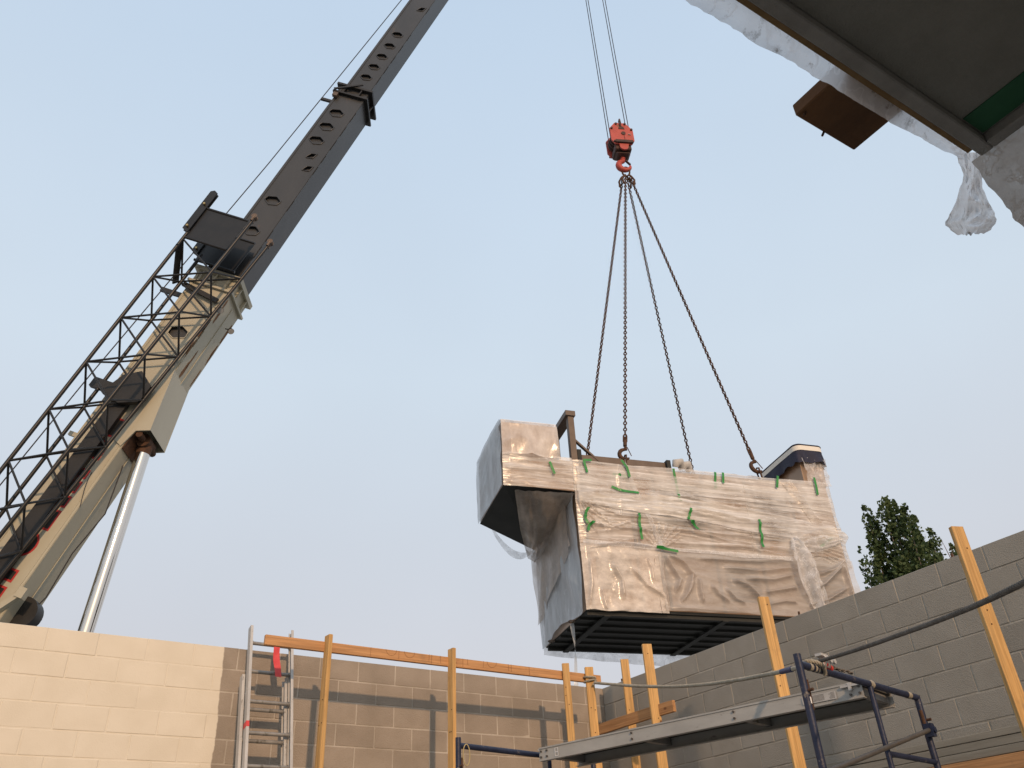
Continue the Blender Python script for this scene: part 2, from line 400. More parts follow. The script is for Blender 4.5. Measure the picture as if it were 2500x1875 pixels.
def film(name, col, alo, ahi, stretch=(1, 1, 1), scale=6.0, rough=.35, transl=.35, bump=.3, bscale=30, spec=.5, lines=.3, dirt=None, patch=0.0):
    """thin polythene: partly see-through, milky where it folds on itself"""
    m = bpy.data.materials.new(name)
    m.use_nodes = True
    N, Lk = m.node_tree.nodes, m.node_tree.links
    out = N['Material Output']; b = N['Principled BSDF']
    b.inputs['Base Color'].default_value = (*col, 1)
    b.inputs['Roughness'].default_value = rough
    b.inputs['Specular IOR Level'].default_value = spec
    tc = N.new('ShaderNodeTexCoord'); mp = N.new('ShaderNodeMapping'); mp.inputs['Scale'].default_value = stretch
    if stretch[2] > 3: mp.inputs['Rotation'].default_value = (0, .075, 0)
    Lk.new(tc.outputs['Object'], mp.inputs[0])
    n = N.new('ShaderNodeTexNoise'); n.inputs['Scale'].default_value = scale; n.inputs['Detail'].default_value = 7; n.inputs['Roughness'].default_value = .62
    Lk.new(mp.outputs[0], n.inputs['Vector'])
    mr = N.new('ShaderNodeMapRange'); mr.inputs['From Min'].default_value = .33; mr.inputs['From Max'].default_value = .68
    mr.inputs['To Min'].default_value = alo; mr.inputs['To Max'].default_value = ahi
    npn = N.new('ShaderNodeTexNoise'); npn.inputs['Scale'].default_value = 1.5; npn.inputs['Detail'].default_value = 5; npn.inputs['Roughness'].default_value = .55
    Lk.new(tc.outputs['Object'], npn.inputs['Vector'])
    av = N.new('ShaderNodeMix'); av.inputs[0].default_value = patch; av.data_type = 'FLOAT'
    Lk.new(n.outputs['Fac'], av.inputs[2]); Lk.new(npn.outputs['Fac'], av.inputs[3])
    Lk.new(av.outputs[0], mr.inputs[0])
    if dirt:
        nd = N.new('ShaderNodeTexNoise'); nd.inputs['Scale'].default_value = dirt[1]; nd.inputs['Detail'].default_value = 9; nd.inputs['Roughness'].default_value = .72
        Lk.new(tc.outputs['Object'], nd.inputs['Vector'])
        rd_ = N.new('ShaderNodeMapRange'); rd_.inputs['From Min'].default_value = dirt[2]; rd_.inputs['From Max'].default_value = dirt[2] + .12
        Lk.new(nd.outputs['Fac'], rd_.inputs[0])
        md_ = N.new('ShaderNodeMixRGB'); md_.inputs[1].default_value = (*col, 1); md_.inputs[2].default_value = (*dirt[0], 1)
        Lk.new(rd_.outputs[0], md_.inputs[0]); Lk.new(md_.outputs[0], b.inputs['Base Color'])
    # thin white crease lines where the film doubles over
    nl = N.new('ShaderNodeTexNoise'); nl.inputs['Scale'].default_value = scale * 1.3; nl.inputs['Detail'].default_value = 3; nl.inputs['Distortion'].default_value = .3
    Lk.new(mp.outputs[0], nl.inputs['Vector'])
    rl = N.new('ShaderNodeValToRGB')
    for p_, c_ in ((.47, 0), (.49, 1), (.51, 0)):
        e = rl.color_ramp.elements.new(p_); e.color = (c_, c_, c_, 1)
    rl.color_ramp.elements[0].color = (0, 0, 0, 1); rl.color_ramp.elements[-1].color = (0, 0, 0, 1)
    Lk.new(nl.outputs['Fac'], rl.inputs[0])
    al = N.new('ShaderNodeMath'); al.operation = 'MULTIPLY_ADD'; al.inputs[1].default_value = lines; al.use_clamp = True
    Lk.new(rl.outputs[0], al.inputs[0]); Lk.new(mr.outputs[0], al.inputs[2])
    n2 = N.new('ShaderNodeTexNoise'); n2.inputs['Scale'].default_value = bscale; n2.inputs['Detail'].default_value = 6
    Lk.new(mp.outputs[0], n2.inputs['Vector'])
    bp = N.new('ShaderNodeBump'); bp.inputs['Strength'].default_value = bump; bp.inputs['Distance'].default_value = .02
    Lk.new(n2.outputs['Fac'], bp.inputs['Height']); Lk.new(bp.outputs[0], b.inputs['Normal'])
    tl = N.new('ShaderNodeBsdfTranslucent'); tl.inputs['Color'].default_value = (*col, 1)
    if dirt: Lk.new(md_.outputs[0], tl.inputs['Color'])
    m1 = N.new('ShaderNodeMixShader'); m1.inputs[0].default_value = transl
    Lk.new(b.outputs[0], m1.inputs[1]); Lk.new(tl.outputs[0], m1.inputs[2])
    tp = N.new('ShaderNodeBsdfTransparent')
    m2 = N.new('ShaderNodeMixShader')
    Lk.new(al.outputs[0], m2.inputs[0]); Lk.new(tp.outputs[0], m2.inputs[1]); Lk.new(m1.outputs[0], m2.inputs[2])
    Lk.new(m2.outputs[0], out.inputs['Surface'])
    return m
M['film_wrap'] = film('film_wrap', (.82, .79, .745), .02, .92, (.28, 1, 6.0), 2.2, .20, .12, .28, 6, .8, .34, None, .52)
M['film_sheet'] = film('film_sheet', (.58, .545, .505), .40, .68, (.7, 1, 2.2), 2.6, .30, .12, .4, 10, .5, .06)
M['film_sparkle'] = film('film_sparkle', (.88, .79, .69), .36, .80, (.8, 1, 1.3), 4.5, .17, .08, .30, 18, 1.0, .06)
M['film_loose'] = film('film_loose', (.86, .79, .72), .30, .82, (1.2, 1, .7), 2.2, .20, .12, .30, 9, .9, .05)
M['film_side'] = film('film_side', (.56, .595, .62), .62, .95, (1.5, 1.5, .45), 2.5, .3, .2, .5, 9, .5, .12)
M['film_clear'] = film('film_clear', (.86, .86, .86), .30, .75, (1, 1, 1), 5.0, .25, .4, .4, 14)
M['film_brown'] = film('film_brown', (.52, .44, .37), .45, .90, (1, 1, 1), 2.5, .28, .25, .6, 9, .6, .1)
M['film_eave'] = film('film_eave', (.88, .88, .89), .80, .97, (1, 1, 1), 7.0, .5, .68, .4, 30, dirt=((.28, .25, .22), 13.0, .56))
M['film_dirty'] = film('film_dirty', (.46, .42, .38), .92, 1.0, (1, 1, 1), 9.0, .6, .35, .4, 30, dirt=((.16, .13, .11), 11.0, .56))

def leaf_material(name, c1, c2):
    m = mat(name, c1, c2, .6, 1.3, rnd=0, spec=.25, lo=.3, hi=.7)
    N, Lk = m.node_tree.nodes, m.node_tree.links
    b = N['Principled BSDF']; out = N['Material Output']
    tl = N.new('ShaderNodeBsdfTranslucent')
    Lk.new(b.inputs['Base Color'].links[0].from_socket, tl.inputs[0])
    mx = N.new('ShaderNodeMixShader'); mx.inputs[0].default_value = .25
    Lk.new(b.outputs[0], mx.inputs[1]); Lk.new(tl.outputs[0], mx.inputs[2]); Lk.new(mx.outputs[0], out.inputs['Surface'])
    return m
M['leaf'] = leaf_material('leaf', (.034, .060, .022), (.092, .128, .046))
M['leaf_b'] = leaf_material('leaf_b', (.040, .066, .026), (.105, .14, .052))
M['leaf_c'] = leaf_material('leaf_c', (.07, .085, .03), (.12, .13, .05))

# ------------------------------------------------------------------ ground
g = MB(); g.add([(-2000, -2000, 0), (2000, -2000, 0), (2000, 2000, 0), (-2000, 2000, 0)], [(0, 1, 2, 3)])
tag(g.build('ground', M['concrete']), kind='structure')

# ------------------------------------------------------------------ block walls
COURSE, BLK, JT, TOP = .2032, .4064, .010, 3.930
WA_Y, WB_X = 8.06, 6.472
def block_mesh(name, length, h, dep, m, seed, ch=.004):
    """one concrete block, front face at local y = 0, chamfered edges, slightly uneven face"""
    rr = random.Random(seed)
    L2, H2 = length / 2, h / 2
    j = lambda: rr.uniform(-.0022, .0022)
    vs = []
    for (x, z) in ((-L2, -H2), (L2, -H2), (L2, H2), (-L2, H2)):
        vs.append((x - math.copysign(ch, x) + j(), j() * .8, z - math.copysign(ch, z) + j()))
    for (x, z) in ((-L2, -H2), (L2, -H2), (L2, H2), (-L2, H2)):
        vs.append((x, ch, z))
    for (x, z) in ((-L2, -H2), (L2, -H2), (L2, H2), (-L2, H2)):
        vs.append((x, dep, z))
    fs = [(0, 1, 2, 3)]
    for r in (0, 4):
        for i in range(4):
            k = (i + 1) % 4
            fs.append((r + i, r + 4 + i, r + 4 + k, r + k))
    fs.append((11, 10, 9, 8))
    me = bpy.data.meshes.new(name)
    me.from_pydata(vs, [], fs)
    me.materials.append(m)
    return me
def build_wall(label, origin, rotz, length, phase, rows, m, mortar, joint):
    """wall along local +x, front face looking to local -y, top at TOP; joint: mortar recess"""
    t = thing('block_wall', label, 'wall', origin, rotz)
    full = [block_mesh('block', BLK - JT, COURSE - JT, .19, m, 40 + k) for k in range(5)]
    cut = {}
    for r in range(rows):
        z = TOP - COURSE * (r + .5)
        ph = phase if r % 2 == 0 else phase + BLK / 2
        x = ph - BLK * math.ceil(ph / BLK)
        while x < length - .02:
            a, b = max(x, 0), min(x + BLK, length)
            x += BLK
            if b - a < .05: continue
            if b - a > BLK - .01:
                me = random.choice(full)
            else:
                key = round(b - a, 2)
                if key not in cut: cut[key] = block_mesh('block', b - a - JT, COURSE - JT, .19, m, 90)
                me = cut[key]
            o = bpy.data.objects.new('block', me)
            link(o, t)
            o.location = ((a + b) / 2, random.uniform(-.0012, .0012), z + random.uniform(-.001, .001))
            o.rotation_euler = (random.uniform(-.004, .004), random.uniform(-.002, .002), random.uniform(-.003, .003))
    zb = TOP - COURSE * rows
    Mx = Matrix.Translation(Vector(origin)) @ Matrix.Rotation(rotz, 4, 'Z')
    o_, ax = Mx.translation, [Mx.col[i].to_3d() for i in range(3)]
    b = MB(); b.box(o_, ax, (0, joint, zb + .001), (length, .198, TOP - .006))
    b.build('mortar_core', mortar, t)
    b = MB(); b.box(o_, ax, (0, .004, 0), (length, .20, zb - .001))
    b.build('lower_wall', m, t)
    return t
XA0 = -1.92
build_wall('block wall part cream paint and part bare, behind the ladder and boom', (XA0, WA_Y, 0), 0.0, WB_X - XA0 + .2, (.115 - XA0) % BLK, 7,
           M['block_paint'], M['mortar_paint'], .0028)
# the wall on the right runs from the corner towards the camera: local x = -Y
build_wall('bare grey block wall on the right, running toward the camera', (WB_X, WA_Y - .004, 0), -math.pi / 2, WA_Y - .3, 0.0, 10,
           M['block_grey'], M['mortar_grey'], .005)
for i, (px, py, lb) in enumerate([(1519, 1668, 'short dark steel bar stub on wall top nearest the wall corner'),
                                  (1952, 1503, 'dark steel bar stub on wall top beside the hanging load'),
                                  (2327, 1366, 'dark steel bar stub on wall top beside the rightmost post')]):
    p = at(px, py, 0, WB_X + .06)
    b = MB(); b.tube([(p.x, p.y, TOP - .05), (p.x, p.y, TOP + .045)], .009, 8)
    for k in range(5): b.tube([(p.x, p.y, TOP - .01 + k * .012), (p.x, p.y, TOP - .006 + k * .012)], .0105, 8)
    tag(b.build('rebar_stub', M['rust']), lb, 'rebar', 'rebar stubs on the wall top')

# formwork boards against the right wall, low on the right
def lumber(name, label, p0, p1, wide, thick, face, m, group=None, cat='lumber', bev=.003):
    """sawn timber from p0 to p1; its wide side looks along `face`"""
    p0, p1 = Vector(p0), Vector(p1)
    z = (p1 - p0); L = z.length; z.normalize()
    y = Vector(face) - z * z.dot(Vector(face)); y.normalize()
    x = y.cross(z)
    me = bpy.data.meshes.new(name)
    nseg = max(2, int(L / .35))
    bow = random.uniform(-.006, .006); vs = []; fs = []
    for k in range(nseg + 1):
        t = k / nseg
        ox = bow * math.sin(t * math.pi); oy = random.uniform(-.0008, .0008)
        for (sx, sy) in ((-1, -1), (1, -1), (1, 1), (-1, 1)):
            vs.append((sx * wide / 2 + ox, sy * thick / 2 + oy, t * L))
    for k in range(nseg):
        for i in range(4):
            j = (i + 1) % 4
            fs.append((k * 4 + i, k * 4 + j, k * 4 + 4 + j, k * 4 + 4 + i))
    fs.append((3, 2, 1, 0)); n = nseg * 4; fs.append((n, n + 1, n + 2, n + 3))
    me.from_pydata(vs, [], fs); me.materials.append(m)
    o = bpy.data.objects.new(name, me); C.objects.link(o)
    Mx = Matrix((x, y, z)).transposed().to_4x4(); Mx.translation = p0
    o.matrix_world = Mx
    ROOT[o.name] = Mx.inverted()
    md = o.modifiers.new('bevel', 'BEVEL'); md.width = bev; md.limit_method = 'ANGLE'
    if name == 'timber_post':
        for k in range(3):
            b = MB(); zz = L - random.uniform(.05, .9); q = Vector((random.uniform(-.3, .3) * wide, thick / 2 + .0004, zz))
            b.tube([Mx @ q, Mx @ (q + Vector((0, .0025, 0)))], .0055, 7)
            b.build('nail', M['rust'], o)
    return tag(o, label, cat, group)

fx = WB_X - .001
M['form_grey'] = mat('form_grey', (.20, .185, .15), (.27, .25, .205), .9, 3.0, (5, 5, .4), bump=.4, bscale=10, rnd=.06, spots=((.14, .12, .10), 4, .66))
for (z0, z1, d, lb) in [(2.598, 2.645, .034, 'top one of the grey form boards low on right wall'),
                        (2.535, 2.592, .030, 'middle one of the grey form boards low on right wall'),
                        (2.475, 2.529, .036, 'bottom one of the grey form boards low on right wall')]:
    lumber('form_board', lb, (fx - d / 2, 5.3, (z0 + z1) / 2), (fx - d / 2, 1.6, (z0 + z1) / 2), z1 - z0, d, (-1, 0, 0), M['form_grey'], 'form boards')
lumber('form_board', 'orange board under the grey form boards at lower right corner', (fx - .03, 4.15, 2.415), (fx - .03, 1.6, 2.415), .11, .05, (-1, 0, 0), M['lumber_red'], 'form boards')

# ------------------------------------------------------------------ timber guard rail and posts
PY = 7.35
faceA = Vector((-.12, -1, 0))
def post(px, py, plane, val, label, face, wide=.089, thick=.038, bottom=0.0, m='lumber'):
    p = at(px, py, plane, val)
    return lumber('timber_post', label, (p.x, p.y, bottom), p, wide, thick, face, M[m], 'upright timber posts')
post(803, 1551, 1, PY - .05, 'upright timber post right of the ladder, holding up the rail', (-1, -.12, 0))
post(1103, 1584, 1, PY - .05, 'upright timber post at the middle of the orange rail', (-1, -.12, 0))
post(1380, 1620, 1, PY - .05, 'timber post left of the rope knot, at right end of rail', (-.6, -1, 0), .075)
knot_post = post(1437, 1629, 1, PY - .055, 'timber post with the rope knotted round its top', (-.5, -1, 0), .089)
post(1524, 1610, 0, 6.30, 'shorter timber post with worn face near the wall corner', (-.55, -1, 0), .089)
post(1578, 1573, 0, 6.02, 'timber post rising from the low orange board, behind the plank', (-.45, -1, 0), .10)
post(1862, 1458, 0, 6.02, 'timber post below the hanging load, with blue tape crossing it', (-.45, -1, 0), .10)
post(2333, 1287, 0, 5.95, 'rightmost tall timber post, crossed by the thick dark rope', (-.40, -1, 0), .10)
r0 = at(646, 1562, 1, PY); r1 = at(1466, 1670, 1, PY)
r1.z = r0.z - .01
rail = lumber('timber_rail', 'long horizontal orange rail with pencil marks above the bare wall', r0, r1, .089, .038, (0, -1, 0), M['lumber_red'], None)
# pencilled arcs and ticks on the rail
def pencil(parent, pts):
    b = MB()
    for a, c in zip(pts[:-1], pts[1:]):
        b.beam(a, c, .0025, .0015, Vector((0, 1, 0)))
    b.build('pencil_mark', M['pencil'], parent)
rd = (r1 - r0).normalized(); rup = Vector((0, -1, 0)).cross(rd); rup = -rup if rup.z < 0 else rup
def onrail(px, dz):
    p = at(px, 1600, 1, PY - .0195); t = (p - r0).dot(rd)
    return r0 + rd * t + rup * dz + Vector((0, -.0198, 0))
for px in (955, 1000, 1200):
    c0 = onrail(px, .044)
    pencil(rail, [c0 + rd * (.055 * math.cos(a)) + rup * (-.055 * math.sin(a)) for a in [k * math.pi / 12 for k in range(13)]])
for px in (905, 974, 1048, 1054, 1075, 1130, 1141, 1180, 1240, 1247, 1290):
    pencil(rail, [onrail(px, .043), onrail(px + random.uniform(-1, 1), -.043 + random.uniform(0, .03))])
q0, q1 = at(1462, 1782, 0, 6.06), at(1648, 1735, 0, 6.06)
q1.z = q0.z
lumber('timber_rail', 'low orange board between posts beside the wall corner', q0, q1, .11, .038, (-1, 0, 0), M['lumber_red'])

# ------------------------------------------------------------------ extension ladder
tl, tr = at(613, 1531, 1, 7.93), at(711, 1543, 1, 7.93)
tr.z = tl.z
lad = thing('extension_ladder', 'weathered aluminium extension ladder leaning on the block wall', 'ladder', ((tl.x + tr.x) / 2, 7.1, 0))
lean = Vector((0, .26, 1)).normalized()              # up along the rails
lx = Vector((1, 0, 0)); ln = lx.cross(lean)           # ln looks to the camera (-y) side
if ln.y > 0: ln = -ln
def ladder_section(x0, x1, top, length, off, name, rungs):
    for x in (x0, x1):
        p = Vector((x, top.y, top.z)) + ln * off
        b = MB()
        sgn = 1 if x == x0 else -1
        q = p - lean * length
        b.box(q, (lx, ln, lean), (-.0125, -.036, 0), (-.0085, .036, length)) if sgn > 0 else b.box(q, (lx, ln, lean), (.0085, -.036, 0), (.0125, .036, length))
        fx0, fx1 = ((-.0084, .0125) if sgn > 0 else (-.0125, .0084))
        b.box(q, (lx, ln, lean), (fx0, .032, 0), (fx1, .036, length))
        b.box(q, (lx, ln, lean), (fx0, -.036, 0), (fx1, -.032, length))
        b.build('rail', M['alu'], lad)
    for dz in rungs:
        p = Vector((0, top.y, top.z)) - lean * dz + ln * off
        a = Vector((x0 + .013, p.y, p.z)); c = Vector((x1 - .013, p.y, p.z))
        b = MB(); b.tube([a, c], .0165, 10)
        b.tube([a, a + lx * .012], .022, 10); b.tube([c - lx * .012, c], .022, 10)
        b.build('rung', M['alu_dull'], lad)
ladder_section(tl.x, tr.x, tl, 4.0, 0, 'fly', [.165 + .285 * k for k in range(13)])
ladder_section(tl.x - .032, tr.x - .030, tl - lean * .46, 3.5, -.078, 'base', [.31 + .285 * k for k in range(10)])
b = MB(); p = Vector((tl.x - .0132, tl.y, tl.z)) - lean * .98
b.box(p, (lx, ln, lean), (-.001, -.037, 0), (.0, .0375, .05)); b.box(p, (lx, ln, lean), (0, .0365, 0), (.026, .038, .05))
tag(b.build('red_band', M['red_strap'], lad), 'red tape band round the ladder rail')
# red strap hanging from the top rung
pc = Vector((at(670, 1580, 1, 7.93).x, tl.y, tl.z)) - lean * .165
def strapf(u, v):
    z = -.33 * v
    return pc + Vector(((u - .5) * .062 + .008 * v - .012 * v * math.sin(v * 5), -.022 - .10 * v * .26 - .006 * math.sin(v * 9 + u * 2) - .06 * v, z + .02))
tag(grid(strapf, 6, 24).build('red_strap', M['red_strap']), 'red plastic strap hanging from the ladder top rung', 'strap')

# ------------------------------------------------------------------ scaffold
SA = atd(1945, 1597, 5.2)
SX = Vector((.981, .195, 0)).normalized(); SY = Vector((-SX.y, SX.x, 0)); SZ = Vector((0, 0, 1))
ztop = SA.z
A0 = Vector((SA.x, SA.y, 0))
def sp(x, y, z): return A0 + SX * x + SY * y + SZ * z
def scaffold_frame(label, y, x0, w, inner):
    t = thing('scaffold_frame', label, 'scaffold', sp(x0, y, 0), 0, 'blue scaffold frames')
    R_ = .0215
    for x in (x0, x0 + w):
        b = MB(); b.tube([sp(x, y, 0), sp(x, y, ztop if x == x0 else ztop - .045)], R_, 14)
        b.build('leg', M['scaf_blue'], t)
        b = MB(); b.tube([sp(x + (0.024 if x == x0 else -.024), y - .008, ztop - .30), sp(x + (0.024 if x == x0 else -.024), y - .008, ztop - .14)], .011, 8)
        b.tube([sp(x, y - .02, ztop - .2), sp(x, y - .05, ztop - .2)], .009, 8)
        b.build('lock_pin', M['rust'], t)
    zb = ztop - .055
    b = MB(); b.tube([sp(x0 + .01, y, zb), sp(x0 + w - .01, y, zb)], R_ - .0005, 14)
    b.build('top_bar', M['scaf_blue'], t)
    for k, z in enumerate((zb - .02, zb - .45)):
        b = MB(); b.tube([sp(x0 + w - .035, y, z - .03), sp(x0 + w - .035, y, z + .03)], .001, 6)
    b = MB(); b.tube([sp(inner, y, zb), sp(inner, y, 0.02)], .0165, 12)
    b.build('inner_leg', M['scaf_blue'], t)
    for z in (zb - .40, zb - .85, zb - 1.3, zb - 1.75):
        b = MB(); b.tube([sp(inner, y, z), sp(x0 + w, y, z)], .0165, 12)
        b.build('rung', M['scaf_blue'], t)
    return t
fr = scaffold_frame('near blue scaffold frame under the plank right end', 0, 0, 1.52, .84)
fl = scaffold_frame('far blue scaffold frame at the plank left end', 2.81, -.12, 1.52, .86)
# paint splashes and clamp collar on the near frame
for k, (x, w) in enumerate([(.10, .03), (.155, .02), (.19, .018), (.83, .05), (1.36, .05)]):
    b = MB(); b.tube([sp(x, 0, ztop - .055), sp(x + w, 0, ztop - .055)], .0222, 12, caps=False)
    b.build('paint_splash', M['rope'], fr)
b = MB(); b.tube([sp(.003, -.0, ztop - .27), sp(.003, -.0, ztop - .235)], .0225, 12, caps=False)
b.build('paint_splash', M['chalk'], fr)
b = MB(); c0 = sp(1.49, -.03, ztop - .27)
b.box(c0, (SX, SY, SZ), (-.03, -.03, -.04), (.02, .02, .04)); b.tube([c0 + SY * -.04, c0 + SY * .02], .02, 10)
b.build('clamp', M['scaf_blue'], fr)
bq0, bq1 = sp(1.47, -.035, ztop - .27), atd(2020, 1885, 4.95)
b = MB(); b.tube([bq0, bq0 + (bq1 - bq0) * 1.9], .0145, 10)
tag(b.build('cross_brace', M['steel_grey']), 'grey diagonal brace tube pinned to near scaffold frame', 'brace')
# aluminium work plank
PT = ztop - .03
f_r = at(2100, 1661, 2, PT); f_l = at(1316, 1826, 2, PT)
pd = (f_l - f_r).normalized(); pl = (f_l - f_r).length
pw = Vector((pd.y, -pd.x, 0)); 
if pw.x < 0: pw = -pw
PW = .50
plank = thing('work_plank', 'grey aluminium scaffold plank spanning between the blue frames', 'plank', (f_r.x, f_r.y, 0))
def pp_(l, w_, z): return f_r + pd * l + pw * w_ + SZ * z
axp = (pd, pw, SZ)
for w0, sg in ((0, 1), (PW, -1)):
    b = MB()
    a0, a1 = (0, .005) if sg > 0 else (PW - .005, PW)
    b.box(f_r, axp, (0, a0, -.100), (pl, a1, 0))
    i0, i1 = (a1 + .0002, .040) if sg > 0 else (PW - .040, a0 - .0002)
    b.box(f_r, axp, (0, i0, -.1), (pl, i1, -.095)); b.box(f_r, axp, (0, i0, -.006), (pl, i1, -.001))
    if sg > 0:
        b.box(f_r, axp, (0.0, -.006, -.012), (pl, -.0003, -.001)); b.box(f_r, axp, (0, -.006, -.1), (pl, -.0003, -.09))
    b.build('side_rail', M['plank_alu'], plank)
b = MB(); b.box(f_r, axp, (.01, .006, -.020), (pl - .01, PW - .006, -.0075)); b.build('deck', M['deck_ply'], plank)
for k in range(4):
    l = .05 + (pl - .1) * k / 3
    b = MB(); b.box(f_r, axp, (l - .022, .0055, -.072), (l + .022, PW - .0055, -.068)); b.box(f_r, axp, (l - .022, .0055, -.0678), (l - .018, PW - .0055, -.021))
    b.build('cross_member', M['alu_dull'], plank)
    for dz in (-.03, -.072):
        for dl in ((-.0,) if 0 < k < 3 else (-.03, .03)):
            b = MB(); q = pp_(l + dl, 0, dz); b.tube([q - pw * .0105, q - pw * .0003], .008, 8)
            b.build('rivet', M['steel_grey'], plank)
for e0, e1 in ((-.05, -.0), (pl + .0, pl + .05)):
    for w0 in (.06, PW - .06):
        b = MB(); b.box(f_r, axp, (e0, w0 - .02, -.012), (e1, w0 + .02, -.002)); b.build('end_hook', M['alu'], plank)
b = MB(); b.box(f_r, axp, (.17, -.0075, -.078), (.40, -.0065, -.030)); lab = b.build('label_plate', M['plate'], plank)
b = MB()
for k in range(6):
    for (s0, s1) in ((.18, .23), (.25, .385)):
        l1 = s1 - random.uniform(0, .03)
        b.box(f_r, axp, (s0, -.0083, -.0375 - k * .0065), (l1, -.0076, -.0355 - k * .0065))
b.build('label_print', M['ink'], lab)
b = MB()
for (l0, l1, z0, z1) in ((.0, .005, -.06, 0), (.03, .035, -.06, 0), (0, .035, -.033, -.028), (0, .035, -.004, 0.0), (0, .035, -.06, -.056)):
    b.box(f_r, axp, (pl - .20 + l0, -.0072, -.025 + z0), (pl - .20 + l1, -.0064, -.025 + z1))
b.build('chalk_mark', M['chalk'], plank)
# latch near the right end
b = MB(); q = pp_(.07, -.012, -.02); b.box(q, axp, (-.06, -.006, -.006), (.06, .006, .006)); b.box(q, axp, (-.01, -.008, -.03), (.01, .006, .018))
b.build('latch', M['alu'], plank)

# ------------------------------------------------------------------ ropes on the scaffold
def twisted(path, r, pitch=.085, strands=3, step=.010):
    """laid rope: strands wound round a smooth path"""
    path = [Vector(p) for p in path]
    pts = []
    for i in range(len(path) - 1):
        p0, p1, p2, p3 = path[max(0, i - 1)], path[i], path[i + 1], path[min(len(path) - 1, i + 2)]
        n = max(2, int((p2 - p1).length / step))
        for k in range(n):
            t = k / n
            pts.append(.5 * ((2 * p1) + (p2 - p0) * t + (2 * p0 - 5 * p1 + 4 * p2 - p3) * t * t + (3 * p1 - p0 - 3 * p2 + p3) * t ** 3))
    pts.append(path[-1])
    b = MB(); u = None; s = 0; fr_ = []
    for i, p in enumerate(pts):
        d = (pts[min(i + 1, len(pts) - 1)] - pts[max(i - 1, 0)]).normalized()
        if u is None: u = d.orthogonal().normalized()
        u = (u - d * u.dot(d)).normalized(); w_ = d.cross(u)
        if i: s += (p - pts[i - 1]).length
        fr_.append((p, u, w_, s))
    for k in range(strands):
        line = [p + (u * math.cos(2 * math.pi * (s / pitch + k / strands)) + w_ * math.sin(2 * math.pi * (s / pitch + k / strands))) * r * .54 for (p, u, w_, s) in fr_]
        b.tube(line, r * .48, 6)
    return b
kp = at(1437, 1629, 1, PY - .055)
ka = Vector((kp.x, kp.y, 0))
bq_ = at(2003, 1612, 2, ztop - .02); bar_pt = sp((bq_ - A0).dot(SX), 0, ztop - .02)
ropt = thing('tie_rope', 'beige rope tied from the knotted post to the scaffold bar', 'rope', (bar_pt.x, bar_pt.y, 0))
ax_ = Vector((-.5, -1, 0)).normalized(); ay_ = Vector((ax_.y, -ax_.x, 0))
def loop(z, tilt, r=.012):
    ring = []
    for k in range(17):
        a = 2 * math.pi * k / 16
        ex = .062 * math.cos(a); ey = .040 * math.sin(a)
        ring.append(ka + ay_ * ex + ax_ * ey + SZ * (z + tilt * math.cos(a)))
    return ring
b = twisted(loop(kp.z - .11, .004), .0125, .05); b.build('knot_loop', M['rope'], ropt)
b = twisted(loop(kp.z - .145, -.01), .0125, .05); b.build('knot_loop', M['rope'], ropt)
kx = at(1452, 1667, 1, kp.y - .06)
b = twisted([ka + ay_ * -.062 + ax_ * .035 + SZ * (kp.z - .14), ka + ax_ * .05 + ay_ * -.02 + SZ * (kp.z - .20), kx], .0125, .05); b.build('knot_tail', M['rope'], ropt)
path = [kx]
dA, dB = (kx - EYE).length, (bar_pt - EYE).length
for (px, py) in [(1500, 1671), (1560, 1675), (1640, 1676), (1720, 1671), (1800, 1660), (1870, 1647), (1920, 1637), (1965, 1624)]:
    t = (px - 1452) / (2005 - 1452)
    path.append(atd(px, py, dA + (dB - dA) * t))
path.append(bar_pt + SZ * .005)
b = twisted(path, .0155, .07); b.build('rope_line', M['rope'], ropt)
b = MB(); b.tube([atd(1908, 1640, dA + (dB - dA) * .825), atd(1934, 1633.5, dA + (dB - dA) * .872)], [.017, .018], 10); b.build('blue_tape', M['blue_tape'], ropt)
b = twisted([bar_pt + Vector((-.06, 0, 0)), bar_pt + SX * .0 - SY * .03 + SZ * -.01, bar_pt + SX * .05 - SY * .035 + SZ * -.035, bar_pt + SX * .09 - SY * .01 + SZ * -.06], .014, .05); b.build('knot_tail', M['rope'], ropt)
# thick dark rope going up to the right
c1_ = bar_pt + SX * .06 - SY * .012 + SZ * .012
path = [c1_]
d1 = (c1_ - EYE).length
for (px, py, t) in [(2100, 1583, .2), (2200, 1548, .42), (2300, 1511, .65), (2400, 1470, .85), (2500, 1422, 1.0), (2640, 1345, 1.2)]:
    path.append(atd(px, py, d1 + (3.6 - d1) * t))
end = path[-1] + (path[-1] - path[-2]).normalized() * 1.3
path.append(end)
b = twisted(path, .0125, .055, 3, .008)
tag(b.build('dark_rope', M['rope_dark']), 'thick dark rope rising to the right from the scaffold bar', 'rope')
b = MB()
for k in range(2):
    q = c1_ + SX * (.02 + .045 * k) - SY * .02
    b.tube([q + SZ * .035, q + SY * -.02 + SZ * .01, q - SZ * .03, q + SY * .03 - SZ * .02, q + SY * .03 + SZ * .03], .007, 8)
    b.tube([q - SY * .03 - SZ * .005, q - SY * .045 - SZ * .005], .016, 6)
b.box(c1_, (SX, SY, SZ), (-.02, -.03, .025), (.05, .01, .04))
tag(b.build('rope_clamp', M['alu']), 'small metal rope clamp bolted on the near scaffold bar', 'clamp')
